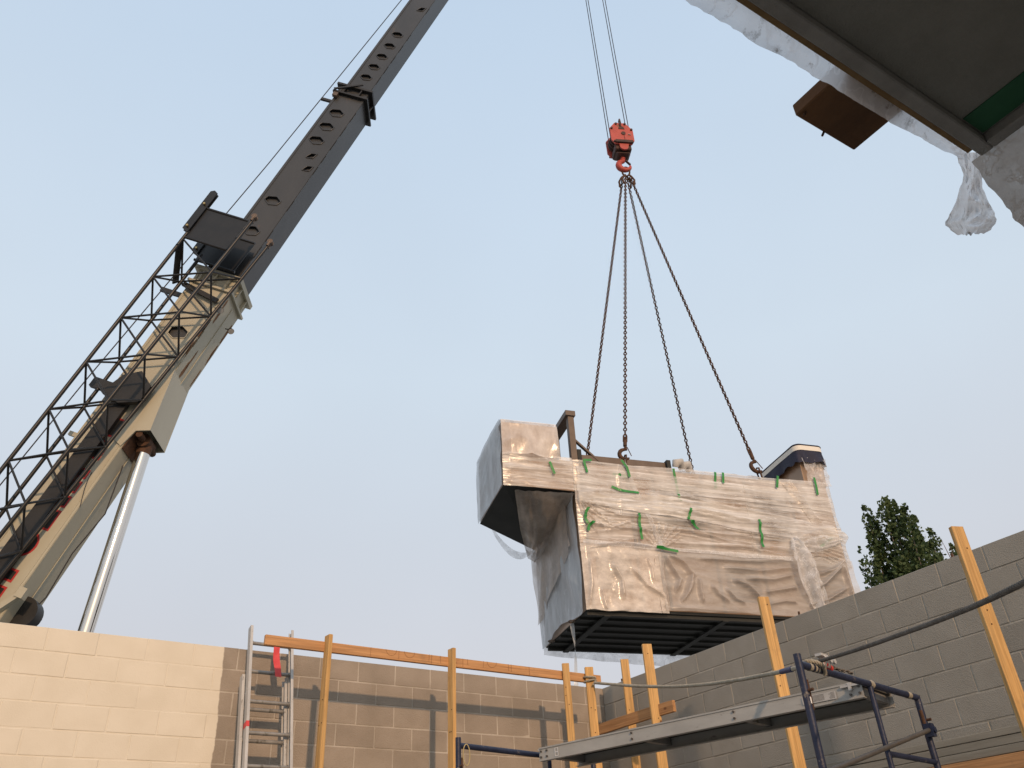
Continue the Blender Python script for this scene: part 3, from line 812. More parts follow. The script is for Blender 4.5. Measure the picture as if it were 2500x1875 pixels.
# chain lying along the bar
b = MB()
def chain_links(b, p, q, wire, length, width, roll=0.0):
    d = (q - p); L = d.length; d.normalize()
    u = d.orthogonal().normalized(); w_ = d.cross(u)
    pitch = length - 2 * wire
    n = int(L / pitch)
    for i in range(n):
        c = p + d * (L * (i + .5) / n)
        a = roll + (math.pi / 2 if i % 2 else 0)
        s_ = u * math.cos(a) + w_ * math.sin(a)
        ring = []
        for k in range(10):
            t = 2 * math.pi * k / 10
            ring.append(c + d * ((length / 2 - wire) * math.cos(t)) + s_ * ((width / 2 - wire) * math.sin(t)))
        b.tube(ring, wire, 5, closed=True)
    return b
cpts = [bar_pt + SX * (.16 + .06 * k) + SZ * (.0 + .004 * math.sin(k * 2)) - SY * .006 for k in range(6)]
for p, q in zip(cpts[:-1], cpts[1:]): chain_links(b, p, q, .0055, .036, .026, .7)
tag(b.build('short_chain', M['rope_dark']), 'short dirty chain lying along the near scaffold bar', 'chain')
b = MB(); b.tube([bar_pt + SX * .125 - SZ * .004 - SY * .01, bar_pt + SX * .185 - SZ * .012 - SY * .01], [.021, .018], 10)
tag(b.build('red_tape', M['red_tape']), 'bit of red tape wrapped on the near scaffold bar', 'tape')
b = MB(); fp = sp(-.12, 2.81, ztop - .06)
ring = [fp + SX * .06 + SX * (.03 * math.cos(a)) + SZ * (-.06 + .075 * math.sin(a)) - SY * (.024 + .004 * math.cos(a)) for a in [k * math.pi / 9 for k in range(18)]]
b.tube(ring, .004, 6, closed=True)
M['twine'] = mat('twine', (.45, .36, .18), None, .9)
tag(b.build('twine_loop', M['twine']), 'loop of yellow twine on the far scaffold frame', 'twine')

# ------------------------------------------------------------------ load frame (needed by crane, hook and chains)
LU = Vector((.959, -.283, 0)).normalized(); LV = Vector((-LU.y, LU.x, 0)); LZ = Vector((0, 0, 1))
LP = atd(1432, 1486, 13.0)                          # near bottom corner of the hanging unit
def Lp(x, y, z): return LP + LU * x + LV * y + LZ * z
LC = Lp(2.28, 1.0, 0)

# ------------------------------------------------------------------ mobile crane
BT = Vector((LC.x, LC.y, 34.844))                   # boom tip, straight above the load
BB = atd(47.5, 1400, 16.5)                          # point on the boom axis just above the wall
BE = (BT - BB).normalized()
baz = math.atan2(BE.y, BE.x)
BN = Vector((math.sin(baz), -math.cos(baz), 0)).normalized()   # the side that looks to the camera
BW = BN.cross(BE).normalized()
if BW.z < 0: BW = -BW
def Bq(s, a, b_): return BB + BE * s + BW * a + BN * b_
BAX = (BE, BW, BN)
crane_base = Bq(-5.1, 0, 0); crane_base.z = 0
crane = thing('mobile_crane', 'truck crane with telescopic boom and stowed black lattice jib beyond wall', 'crane', crane_base)

def bbox(mb, s0, s1, a0, a1, b0, b1):
    return mb.box(BB, BAX, (s0, a0, b0), (s1, a1, b1))
def plate_holes(mb, s0, s1, a0, a1, b_, t, holes):
    """side plate at offset b_ (outer face) and thickness t, with real openings; holes: (s, a, outline)"""
    holes = sorted(holes, key=lambda h: h[0])
    cuts = [s0]
    for i, h in enumerate(holes):
        lo = min(p[0] for p in h[2]) + h[0]; hi = max(p[0] for p in h[2]) + h[0]
        lo2 = max(cuts[-1], lo - .04)
        if lo2 > cuts[-1] + 1e-4:
            bbox(mb, cuts[-1], lo2, a0, a1, b_ - t, b_)
        nxt = hi + .04
        if i + 1 < len(holes):
            nlo = min(p[0] for p in holes[i + 1][2]) + holes[i + 1][0]
            nxt = min(nxt, (hi + nlo) / 2)
        c0, c1 = lo2, nxt
        n = 32
        inner, outer = [], []
        cs, ca = h[0] + sum(p[0] for p in h[2]) / len(h[2]), h[1] + sum(p[1] for p in h[2]) / len(h[2])
        pts = [(h[0] + p[0], h[1] + p[1]) for p in h[2]]
        # resample both outlines by angle
        def hit(poly, ang):
            dx, dy = math.cos(ang), math.sin(ang); best = None
            for k in range(len(poly)):
                x1, y1 = poly[k][0] - cs, poly[k][1] - ca; x2, y2 = poly[(k + 1) % len(poly)][0] - cs, poly[(k + 1) % len(poly)][1] - ca
                den = dx * (y2 - y1) - dy * (x2 - x1)
                if abs(den) < 1e-9: continue
                tt = (x1 * (y2 - y1) - y1 * (x2 - x1)) / den
                uu = (x1 * dy - y1 * dx) / den
                if tt > 0 and -1e-6 <= uu <= 1 + 1e-6 and (best is None or tt < best): best = tt
            return cs + dx * best, ca + dy * best
        rect = [(c0, a0), (c1, a0), (c1, a1), (c0, a1)]
        angs = [2 * math.pi * k / n for k in range(n)] + [math.atan2(y - ca, x - cs) % (2 * math.pi) for x, y in rect]
        angs = sorted(set(round(a, 6) for a in angs)); n = len(angs)
        for a in angs:
            inner.append(hit(pts, a)); outer.append(hit(rect, a))
        vs = [Bq(x, y, b_) for x, y in outer] + [Bq(x, y, b_) for x, y in inner] + [Bq(x, y, b_ - t) for x, y in inner]
        fs = []
        for k in range(n):
            j = (k + 1) % n
            fs.append((k, j, n + j, n + k)); fs.append((n + k, n + j, 2 * n + j, 2 * n + k))
        mb.add(vs, fs)
        # raised rim round the opening
        rim = [Bq(cs + (x - cs) * 1.0, ca + (y - ca) * 1.0, b_ + .004) for x, y in inner]
        mb.tube(rim, .014, 5, closed=True)
        cuts.append(nxt)
    if s1 > cuts[-1] + 1e-4:
        bbox(mb, cuts[-1], s1, a0, a1, b_ - t, b_)
HEX = [(-.085, .155), (.015, .112), (.072, -.08), (-.036, -.232), (-.162, -.193), (-.21, -.013)]
HEX = [(x + .068, y + .04) for x, y in HEX]
HEXS = [(x * .82, y * .82) for x, y in HEX]
RECT = [(-.1, .12), (.07, .04), (.1, -.1), (-.07, -.06)]
def boom_section(name, s0, s1, h, wd, m, holes, label=None):
    b = MB(); t = .02
    h2, w2 = h / 2, wd / 2
    plate_holes(b, s0, s1, -h2, h2, w2, t, holes)
    bbox(b, s0, s1, -h2, h2, -w2, -w2 + t)
    bbox(b, s0, s1, h2 - t, h2 - .0005, -w2 + t, w2 - t)
    bbox(b, s0, s1, -h2 + .0005, -h2 + t, -w2 + t, w2 - t)
    # rolled edges: lips along the four corners
    for a in (-1, 1):
        bbox(b, s0 + .002, s1 - .002, a * (h2 - .035) - .028, a * (h2 - .035) + .028, w2 + .0004, w2 + .012)
    o = b.build(name, m, crane)
    if label: o['label'] = label
    return o
BASE_END = 6.72
s_base = boom_section('boom_base_section', -5.1, BASE_END, .90, .78, M['boom_cream'], [(5.09, -.005, [(-.08, .19), (.075, .19), (.17, -.005), (.075, -.19), (-.075, -.20), (-.165, .015)])], 'cream base section of the boom')
s_two = boom_section('telescopic_section', -3.5, 13.20, .755, .66, M['boom_dark'],
                     [(7.55, .05, HEX), (8.05, .05, HEX), (9.02, .06, HEX), (10.22, -.19, RECT), (10.63, -.08, RECT), (11.157, .06, HEX), (11.68, .058, HEX), (12.21, .056, HEX)], 'dark grey section with hexagonal openings')
s_three = boom_section('telescopic_section', 5.0, 20.5, .66, .55, M['boom_dark'],
                       [(13.79, .01, HEXS), (14.25, 0, HEXS), (14.715, -.008, HEXS), (15.2, -.01, HEXS), (15.72, -.003, HEXS), (17.015, -.15, RECT)], 'slimmer dark section with a row of openings')
s_four = boom_section('telescopic_section', 12.0, 29.9, .54, .44, M['boom_dark'], [])
# hidden inner sections so that the openings look into the boom
def collar(s, a_h, wd, dep, thick, m, parent, name='collar'):
    b = MB()
    h2, w2 = a_h / 2, wd / 2
    bbox(b, s, s + dep, h2 + .001, h2 + thick, -w2 - thick, w2 + thick)
    bbox(b, s, s + dep, -h2 - thick, -h2 - .001, -w2 - thick, w2 + thick)
    bbox(b, s, s + dep, -h2 - .001, h2 + .001, w2 + .013, w2 + thick)
    bbox(b, s, s + dep, -h2 - .001, h2 + .001, -w2 - thick, -w2 - .001)
    return b.build(name, m, parent)
collar(BASE_END - .10, .90, .78, .10, .075, M['boom_cream'], s_base)
collar(BASE_END - .42, .90, .78, .05, .06, M['boom_cream'], s_base)
for k in range(3):
    b = MB(); a = -.3 + .3 * k
    bbox(b, BASE_END - .37, BASE_END - .10, a - .012, a + .012, .405, .455); b.build('collar_rib', M['boom_cream'], s_base)
for k in range(2):
    b = MB(); bb = -.2 + .4 * k
    bbox(b, BASE_END - .37, BASE_END - .10, -.515, -.452, bb - .012, bb + .012); b.build('collar_rib', M['boom_cream'], s_base)
collar(12.86, .755, .66, .05, .085, M['black'], s_two)
collar(13.14, .755, .66, .06, .095, M['black'], s_two)
for (a, bb) in ((.2, 1), (-.2, 1), (-.1, 0)):
    b = MB()
    if bb: bbox(b, 12.91, 13.14, a - .012, a + .012, .344, .41)
    else: bbox(b, 12.91, 13.14, -.455, -.379, -.012, .012)
    b.build('collar_rib', M['black'], s_two)
b = MB(); b.beam(Bq(12.90, .44, .44), Bq(13.30, -.16, .44), .05, .03, BN); b.build('collar_brace', M['black'], s_two)
b = MB(); bbox(b, 12.70, 12.82, .28, .40, .35, .43); b.build('wear_pad', M['bronze'], s_two)
b = MB(); bbox(b, 13.2005, 13.23, -.30, -.12, .30, .38); b.build('wear_pad', M['bronze'], s_two)
b = MB(); b.beam(Bq(6.15, .50, .47), Bq(6.0, -.36, .47), .10, .05, BN); b.build('black_strap', M['black'], s_base)
# weld seams and rust edge on the base section
b = MB(); bbox(b, -5, 6.2, -.400, -.388, .4022, .409); b.build('seam', M['boom_cream'], s_base)
b = MB(); bbox(b, -5, 6.2, -.462, -.4505, -.02, .0); b.build('seam', M['boom_cream'], s_base)
rq = random.Random(21)
def rust_patch(s, a, b_, ls, la, on_side):
    b = MB(); n = 14; pts = []
    for k in range(n):
        t = 2 * math.pi * k / n; r_ = 1 + .45 * noise.noise(Vector((math.cos(t) * 2, math.sin(t) * 2, s * 3)))
        ds, da = ls * r_ * math.cos(t), la * r_ * math.sin(t)
        pts.append(Bq(s + ds, max(-.452, a + da) if on_side else a, b_ if on_side else b_ + da))
    b.prism(pts, BN * .0015 if on_side else -BW * .0015); b.build('rust_patch', M['rust_flake'], s_base)
for k in range(9): rust_patch(rq.uniform(4.5, 6.1), -.43 + rq.uniform(-.02, .05), .4025, rq.uniform(.05, .22), rq.uniform(.012, .03), True)
for k in range(8): rust_patch(rq.uniform(4.4, 6.2), -.4515, rq.uniform(-.36, -.30) if k % 2 else rq.uniform(.15, .34), rq.uniform(.05, .26), rq.uniform(.015, .04), False)
# cylinder bracket: doubler plates flaring down from the boom
for b_ in (.40, -.40):
    b = MB(); sg = 1 if b_ > 0 else -1
    b.prism([Bq(4.35, -.43, b_), Bq(3.24, -.685, b_), Bq(2.98, -.745, b_), Bq(2.88, -.51, b_), Bq(2.50, -.43, b_)], BN * .03 * sg)
    b.prism([Bq(4.50, -.432, b_), Bq(2.52, -.432, b_), Bq(2.60, -.24, b_), Bq(3.7, -.20, b_)], BN * .02 * sg)
    b.build('cylinder_bracket', M['boom_cream'], crane)
b = MB(); b.add([Bq(4.34, -.434, -.40), Bq(4.34, -.434, .40), Bq(3.24, -.682, .40), Bq(3.24, -.682, -.40), Bq(2.985, -.742, .40), Bq(2.985, -.742, -.40)], [(0, 1, 2, 3), (3, 2, 4, 5)])
b.build('bracket_web', M['boom_cream'], crane)
pin = Bq(2.86, -.58, 0)
b = MB(); b.tube([pin - BN * .39, pin + BN * .39], .06, 14); b.build('bracket_pin', M['rust'], crane)
b = MB(); bbox(b, 2.50, 3.0, -.475, -.4515, -.385, .385); b.build('bracket_pocket', M['rust'], crane)
cyl_foot = Bq(-4.2, -2.74, 0)
cd_ = (cyl_foot - pin).normalized()
b = MB(); b.tube([pin, pin + cd_ * .22], .13, 20); b.tube([pin - BN * .17, pin + BN * .17], .13, 18); b.build('rod_eye', M['rust'], crane)
b = MB(); b.tube([pin + cd_ * .2, pin + cd_ * 5.3], .125, 32); rod = b.build('lift_cylinder_rod', M['chrome'], crane)
b = MB(); b.tube([pin + cd_ * 4.6, cyl_foot], .18, 24); b.build('lift_cylinder_barrel', M['boom_cream'], crane)
b = MB(); b.tube([pin + cd_ * .28 + BW * .0 - BN * .19 , pin + cd_ * 4.9 - BN * .20 + BW * .10], .03, 8); b.build('hose', M['black'], crane)
# hydraulic hose sagging under the boom
b = MB(); b.tube([Bq(2.3, -.5, .1), Bq(1.4, -.72, .05), Bq(.6, -.60, 0), Bq(-.2, -.66, 0), Bq(-.8, -.5, 0)], .012, 6); b.build('cable', M['wire'], crane)
b = MB(); dr = Bq(-.55, -.50, 0); b.tube([dr - BN * .12, dr + BN * .12], .26, 24); b.build('hose_reel', M['black'], crane)
b = MB(); b.beam(Bq(-1.6, .15, .46), Bq(-.30, -.56, .46), .09, .10, BN); bbox(b, -.42, -.25, -.62, -.48, .40, .53); b.build('boom_prop', M['boom_cream'], crane)
# lamps on the boom underside near the collar
for (s, a, b_) in ((5.85, -.50, .44), (5.75, -.66, -.05)):
    b = MB(); q = Bq(s, a, b_); dn = (-BW * .6 - BE * .5 + BN * .3).normalized()
    b.tube([q - dn * .03, q + dn * .05], [.045, .065], 14); b.tube([q, q + BW * .12], .012, 6)
    lm = b.build('work_lamp', M['black'], crane)
    b = MB(); b.tube([q + dn * .0505, q + dn * .056], .058, 14); b.build('lens', M['duct_grey'], lm)
# side bracket blocks and red lettering strip on the base section (mostly behind the jib)
b = MB(); bbox(b, -3.4, 3.35, -.10, .20, .41, .50); b.build('stowage_box', M['black'], crane)
b = MB(); b.prism([Bq(3.3, .42, .52), Bq(3.75, .25, .52), Bq(3.95, -.02, .52), Bq(3.72, -.36, .52), Bq(3.35, -.34, .52), Bq(3.2, .0, .52)], BN * .10); b.build('jib_mount', M['black'], crane)
b = MB(); bbox(b, 3.35, 3.55, .30, .72, .50, .60); b.build('jib_mount', M['black'], crane)
b = MB(); bbox(b, 2.42, 2.50, .44, .62, .30, .36); b.build('step_tab', M['boom_cream'], crane)
for (s1, s0, e) in ((3.02, 2.62, .23), (2.54, 2.14, .23), (1.93, 1.74, .20), (1.69, 1.45, .20), (1.39, 1.16, .21), (1.10, .71, .22), (.63, .20, .20), (-.02, -.24, .22), (-.32, -.60, .22), (-.7, -1.1, .22)):
    # black letters with a red outline, mostly behind the jib and the stowed gear
    pts = [(s0, -.225), (s1, -.225), (s1, e), (s0, e)]
    if s1 == .63:                                     # a round letter
        pts = [((s0 + s1) / 2 + .24 * math.cos(t), .225 * math.sin(t)) for t in [k * math.pi / 12 for k in range(24)]]
    cs = sum(p[0] for p in pts) / len(pts); ca = sum(p[1] for p in pts) / len(pts)
    b = MB(); b.prism([Bq(x, y, .3912) for x, y in pts], BN * .0013); lt = b.build('red_letter', M['letter_red'], s_base)
    fs_, fa_ = 1 - .045 / (s1 - s0) * 1.6, .86
    b = MB(); b.prism([Bq(cs + (x - cs) * fs_, ca + (y - ca) * fa_, .3930) for x, y in pts], BN * .001); b.build('letter_fill', M['black'], lt)
b = MB(); b.tube([Bq(1.9, -.26, .40)] + [Bq(1.9 - .16 * k, -.26 - .05 * k + .02 * math.sin(k), .42) for k in range(1, 5)], .006, 6); b.build('cable', M['wire'], crane)

# lattice jib stowed along the near side
JT_, JB_, JN, JF = .59, -.31, 1.22, .56            # top / bottom, near / far offsets
jib = MB(); jib.tube([Bq(-5.0, JT_, JN), Bq(-4.99, JT_, JN)], .02, 6)
jib = jib.build('lattice_jib', M['jib'], crane); jib['label'] = 'black tubular lattice jib stowed on the boom side'
# the jib tapers towards its foot: each chord as offset at s = 6.5 and change per metre
chords = {'c1': (.595, 0.0, JN), 'c2': (.50, -.012, JF), 'c3': (-.385, -.042, JN), 'c4': (-.565, -.066, JF)}
def cq(c, s): return Bq(s, chords[c][0] + chords[c][1] * (s - 6.5), chords[c][2])
for k in chords:
    b = MB(); b.tube([cq(k, -5.0), cq(k, 7.6 if k in ('c3', 'c4') else 6.9)], .036, 10)
    b.build('chord', M['jib'], jib)
def brace(c, s, c_, s_, r=.02):
    b = MB(); b.tube([cq(c, s), cq(c_, s_)], r, 7); b.build('brace', M['jib'], jib)
for k in range(11):                                  # zigzag lacing, half a bay out of step from face to face
    n_ = 6.685 - 1.065 * k
    for c in ('c2', 'c3'):
        if k: brace('c1', n_, c, n_ + .50); brace('c4', n_ - .06, c, n_ + .50)
        if n_ - .565 > -4.9:
            brace('c1', n_, c, n_ - .55); brace('c4', n_ - .06, c, n_ - .55)
# end plates and lugs
for b_ in (JN, JF):
    b = MB(); b.prism([Bq(6.75, JT_ - .04, b_), Bq(7.55, JT_ - .02, b_), Bq(7.55, JB_ - .06, b_), Bq(6.75, JB_ - .03, b_)], BN * .012)
    pl_ = b.build('end_plate', M['jib'], jib)
    for s in (6.73, 7.57):
        b = MB(); b.tube([Bq(s, JT_ - .02, b_ + .006), Bq(s, JB_ - .05, b_ + .006)], .03, 8); b.build('plate_edge', M['jib'], pl_)
    for k in range(2):
        b = MB(); q0, q1 = 6.85, (8.05 if b_ == JN else 7.55)
        o_ = -.035 + .07 * k
        b.prism([Bq(q0, JT_ - .02, b_ + o_), Bq(q0 + .05, JT_ + .13, b_ + o_), Bq(q1 - .05, JT_ + .14, b_ + o_), Bq(q1, JT_ + .07, b_ + o_), Bq(q1 - .05, JT_ - .02, b_ + o_)], BN * .022)
        b.build('lug', M['jib'], jib)
    for s in (6.97, 7.62 if b_ == JN else 7.4):
        b = MB(); b.tube([Bq(s, JT_ + .055, b_ - .06), Bq(s, JT_ + .055, b_ + .10)], .026, 8); b.build('lug_pin', M['brass'], jib)
    for k in range(2):
        b = MB(); q = Bq(7.62, -.43 if b_ == JN else -.64, b_ - .04 + .08 * k); b.tube([q - BE * .03, q + BE * .10], .03, 8); b.tube([q + BE * .1 - BN * .015, q + BE * .1 + BN * .015], .06, 10); b.build('lug', M['bronze'], jib)
b = MB(); b.beam(Bq(6.55, JT_, JN), Bq(6.05, JT_, JF), .03, .18, BE); b.build('gusset', M['jib'], jib)
# hidden carrier and turret, standing behind the wall
tz = .9
b = MB(); cb_ = crane_base
dx_ = Vector((BE.x, BE.y, 0)).normalized()
cax = (dx_, BN, Vector((0, 0, 1)))
b.box(cb_, cax, (-3.5, -1.25, .75), (5.0, 1.25, 1.25)); b.build('carrier_deck', M['boom_cream'], crane)
b = MB(); b.box(cb_, cax, (-2.4, -1.1, 1.27), (.9, -.55, 2.5)); b.box(cb_, cax, (-2.4, .55, 1.27), (.9, 1.1, 2.5)); b.box(cb_, cax, (-2.6, -.54, 1.27), (-1.2, .54, 2.3)); b.build('turret', M['boom_cream'], crane)
for x in (-2.6, -1.2, 2.8, 4.2):
    for y in (-1.0, 1.0):
        b = MB(); q = cb_ + dx_ * x + BN * y + Vector((0, 0, .52)); b.tube([q - BN * .2, q + BN * .2], .52, 24)
        wh = b.build('wheel', M['rubber'], crane)
        b = MB(); b.tube([q - BN * .205, q + BN * .205], .27, 18); b.build('rim', M['alu_dull'], wh)
b = MB(); q = BT; bbox(b, 29.7, 30.6, -.5, .35, -.34, -.30); bbox(b, 29.7, 30.6, -.5, .35, .30, .34); b.build('boom_head', M['boom_dark'], crane)
b = MB(); b.tube([BT - BN * .28 + BW * -.1, BT + BN * .28 + BW * -.1], .3, 24); b.build('head_sheave', M['hook_dark'], crane)

# ------------------------------------------------------------------ hook block, ropes and chains
HK = LC.copy(); HK.z = LP.z + 11.0                  # where the sling rings hang
hv = Vector((EYE.x - HK.x, EYE.y - HK.y, 0)).normalized()
hx = Vector((-hv.y, hv.x, 0)) 
if ray(1600, 300).cross(ray(1500, 300)).z * 0 + hx.dot(ROT.col[0]) < 0: hx = -hx
hz = Vector((0, 0, 1))
HK += hx * .17
hv = (hv + hx * .36).normalized(); hx = (hx - hv * hx.dot(hv)).normalized()
HB = HK + hz * .62                                   # bottom of cheek plates
blk = thing('hook_block', 'red painted crane hook block hanging above the wrapped unit', 'hook block', HK)
def hp(x, y, z): return HB + hx * x + hv * y + hz * z
oct_ = [(-.21, .10), (.21, .10), (.285, .24), (.285, .62), (.12, .86), (-.15, .86), (-.29, .66), (-.29, .24)]
for y in (.20, -.24):
    b = MB(); b.prism([hp(x, y, z) for x, z in oct_], hv * .04); ck = b.build('cheek_plate', M['hook_red'], blk, .006)
    for (x, z) in ((-.22, .17), (.22, .17), (-.245, .64), (.245, .62), (-.12, .81), (.10, .81)):
        b = MB(); b.tube([hp(x, y + (.041 if y > 0 else -.03), z), hp(x, y + (.07 if y > 0 else -.0), z)], .03, 6); b.build('bolt', M['hook_dark'], ck)
fy = .2405
b = MB(); b.prism([hp(x, fy, z) for x, z in ((-.075, .63), (.075, .63), (.06, .70), (.0, .74), (-.06, .70))], hv * .012); b.build('cast_badge', M['hook_dark'], blk)
b = MB(); b.tube([hp(0.03, fy, .48), hp(.03, fy + .015, .48)], .055, 18); b.build('axle_cap', M['hook_dark'], blk)
b = MB(); b.beam(hp(.04, fy + .004, .43), hp(.05, fy + .004, .24), .006, .014, hv); b.build('crack_line', M['hook_dark'], blk)
b = MB(); b.beam(hp(.14, fy + .006, .44), hp(.21, fy + .006, .43), .004, .05, hv); b.build('sticker', M['white_band'], blk)
b = MB(); b.box(HB, (hx, hv, hz), (-.2, .241, .12), (.23, .29, .20)); b.build('tie_bar', M['hook_dark'], blk)
b = MB(); b.tube([hp(-.02, .24, .72), hp(-.02, .30, .80), hp(-.02, .27, .95), hp(-.02, .20, .92)], .022, 8); b.build('rope_guard', M['hook_dark'], blk)
for y in (-.14, -.06, .04, .12):
    b = MB(); b.tube([hp(0, y - .03, .44), hp(0, y + .03, .44)], .245, 28); b.tube([hp(0, y - .012, .44), hp(0, y + .012, .44)], .27, 28); b.build('sheave', M['hook_dark'], blk)
b = MB(); b.box(HB, (hx, hv, hz), (-.20, -.19, -.02), (.20, .19, .17)); b.prism([hp(-.19, -.18, -.03), hp(.19, -.18, -.03), hp(.13, -.1, -.13), hp(-.13, -.1, -.13)], hv * .28); b.build('yoke', M['hook_dark'], blk, .02)
b = MB(); b.prism([hp(.11 * math.cos(a), .205, .03 + (.12 * math.sin(a) if a > math.pi else .07)) for a in [math.pi + k * math.pi / 12 for k in range(13)]] + [hp(.12, .205, .11), hp(-.12, .205, .11)], hv * .04); b.build('trunnion_plate', M['hook_red'], blk)
b = MB(); b.tube([hp(0, 0, -.02), hp(0, 0, -.20)], .06, 14)
hk = [hp(0, 0, -.16)]
for k in range(0, 15):
    a = RAD(100 + k * 19)
    hk.append(hp(.01 + .145 * math.cos(a), 0, -.40 + .145 * math.sin(a)))
rads = [.055] + [.055 + .022 * math.sin(min(1, k / 10) * math.pi) for k in range(12)] + [.045, .035, .02]
b.tube(hk, rads, 12); b.build('hook', M['hook_red'], blk)
b = MB(); b.beam(hp(.05, .02, -.24), hp(.155, .02, -.38), .02, .06, hv); b.build('safety_latch', M['hook_dark'], blk)

hr = thing('hoist_rope', 'thin steel hoist rope reeved four times over the hook block', 'wire rope', (HK.x, HK.y, HK.z))
for sx_ in (-1, 1):
    for y in (-.10, .08):
        b = MB(); b.tube([hp(.25 * sx_, y, .46), hp(.25 * sx_, y, 33.6 - HB.z)], .011, 6); b.build('rope_fall', M['wire'], hr)
b = MB(); b.tube([Bq(-4.0, 1.5, 0), Bq(3.7, 1.268, 0), Bq(10.33, .946, 0), Bq(17.6, .72, 0), Bq(30.1, .30, 0)], .013, 6); b.build('winch_line', M['wire'], hr)
b = MB(); bbox(b, 12.88, 12.95, .465, .86, -.03, .03); b.build('rope_guide', M['black'], s_two)
b = MB(); bbox(b, 6.1, 6.2, .5, 1.17, -.03, .03); b.build('rope_guide', M['black'], s_base)

slings = [((.98, .06), 'left front', 'rusty lifting chain hooked at the unit front, second from left'),
          ((3.60, .06), 'right front', 'rusty lifting chain to the unit right end, rightmost of four'),
          ((.86, 2.0), 'left rear', 'rusty lifting chain to the unit rear, leftmost of four'),
          ((3.45, 2.0), 'right rear', 'rusty lifting chain to the unit rear, third from left')]
ringc = HK + hz * .04
for i, ((x, y), nm, lb) in enumerate(slings):
    foot = Lp(x, y, 2.56)
    side = -1 if i in (0, 2) else 1
    top = ringc + hx * (.05 * side + (.03 if i in (0, 1) else -.02)) + hv * (.03 if i < 2 else -.03) - hz * .18
    t = thing('lifting_chain', lb, 'chain', foot, 0, 'four sling chains')
    d = (top - foot).normalized()
    b = MB(); chain_links(b, foot + d * .52, top - d * .05, .0135, .098, .078, i * .4)
    o = b.build('chain_links', M['rust'], t); o['kind'] = 'stuff'
    # shortening hook and coupling at the top
    b = MB()
    b.tube([top - d * .30 + hx * .03 * side, top - d * .16 + hx * .075 * side, top - d * .04 + hx * .04 * side, top + hz * .02], .024, 8)
    b.tube([top - d * .34, top - d * .30 + hx * .05 * side, top - d * .22 + hx * .06 * side], .02, 8)
    b.build('shortening_hook', M['rust'], t)
    # bottom grab hook with swivel and coupling link
    b = MB(); sd = LU
    b.tube([foot + d * .50 + sd * .03, foot + d * .62 + sd * .03, foot + d * .66, foot + d * .62 - sd * .03, foot + d * .50 - sd * .03, foot + d * .46], .015, 8, closed=True)
    b.build('coupling_link', M['rust'], t)
    b = MB(); b.tube([foot + d * .52, foot + d * .40], .035, 10)
    arc = [foot + d * .40]
    for k in range(11):
        a = RAD(80 + k * 24)
        arc.append(foot + d * (.22 + .105 * math.sin(a)) + sd * (.105 * math.cos(a)))
    b.tube(arc, [.026] + [.026 + .012 * math.sin(k / 10 * math.pi) for k in range(10)] + [.012], 8); b.build('grab_hook', M['rust'], t)
    b = MB(); b.tube([foot + d * .38 + sd * .04, foot + d * .2 + sd * .12], .008, 6); b.build('latch', M['rust'], t)
    b = MB(); b.tube([foot + d * .18 + LV * .05, foot + d * .20 - sd * .0, foot + d * .18 - LV * .05, foot - hz * .06 - LV * .04, foot - hz * .06 + LV * .04], .016, 8, closed=True); b.build('shackle', M['rust'], t)
b = MB()
ring = [ringc + hx * .02 + (hx * math.cos(a) * .085 + hz * math.sin(a) * .15) + hv * .02 * math.cos(a) - hz * .02 for a in [k * math.pi / 10 for k in range(20)]]
b.tube(ring, .022, 8, closed=True)
tag(b.build('master_ring', M['rust']), 'rusty oval ring on the crane hook carrying the chains', 'ring')

# ------------------------------------------------------------------ wrapped rooftop unit
unit = thing('wrapped_unit', 'large tan rooftop air unit wrapped in clear plastic hanging from chains', 'air unit', LP, math.atan2(LU.y, LU.x))
BX, BY, BZ = 4.93, 2.08, 2.53
LAX = (LU, LV, LZ)
def lbox(mb, x0, x1, y0, y1, z0, z1): return mb.box(LP, LAX, (x0, y0, z0), (x1, y1, z1))
b = MB(); lbox(b, .03, BX - .03, .045, BY - .04, .03, BZ - .02); b.build('cabinet', M['cabinet'], unit, .01)
# panel seams on the cabinet, seen through the wrap
for x in (.12, .95, 1.42, 2.35, 3.2, 4.05):
    b = MB(); lbox(b, x, x + .045, .030, .044, .06, BZ - .06); b.build('panel_seam', M['bronze'], unit)
for (x0, x1, z0, z1) in ((1.55, 2.28, 1.45, 2.3), (3.32, 3.98, 1.35, 2.25), (.25, .85, .35, .95), (2.5, 3.1, .25, .85), (4.2, 4.75, .3, 1.2)):
    b = MB()
    for k in range(int((z1 - z0) / .06)): lbox(b, x0, x1, .028, .044, z0 + k * .06, z0 + k * .06 + .032)
    b.build('louvre_panel', M['bronze'], unit)
# base: dark underside with channels
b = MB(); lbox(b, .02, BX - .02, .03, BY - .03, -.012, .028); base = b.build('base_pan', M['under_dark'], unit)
for k in range(7):
    y = .10 + k * (BY - .2) / 6
    b = MB(); lbox(b, .03, BX - .03, y - .035, y + .035, -.07 if k in (0, 6) else -.045, -.0125); b.build('base_channel', M['under_dark'], base)
for x in (.35, 2.35, 4.3):
    b = MB(); lbox(b, x - .05, x + .05, .05, BY - .05, -.085, -.0705); b.build('cross_beam', M['under_dark'], base)

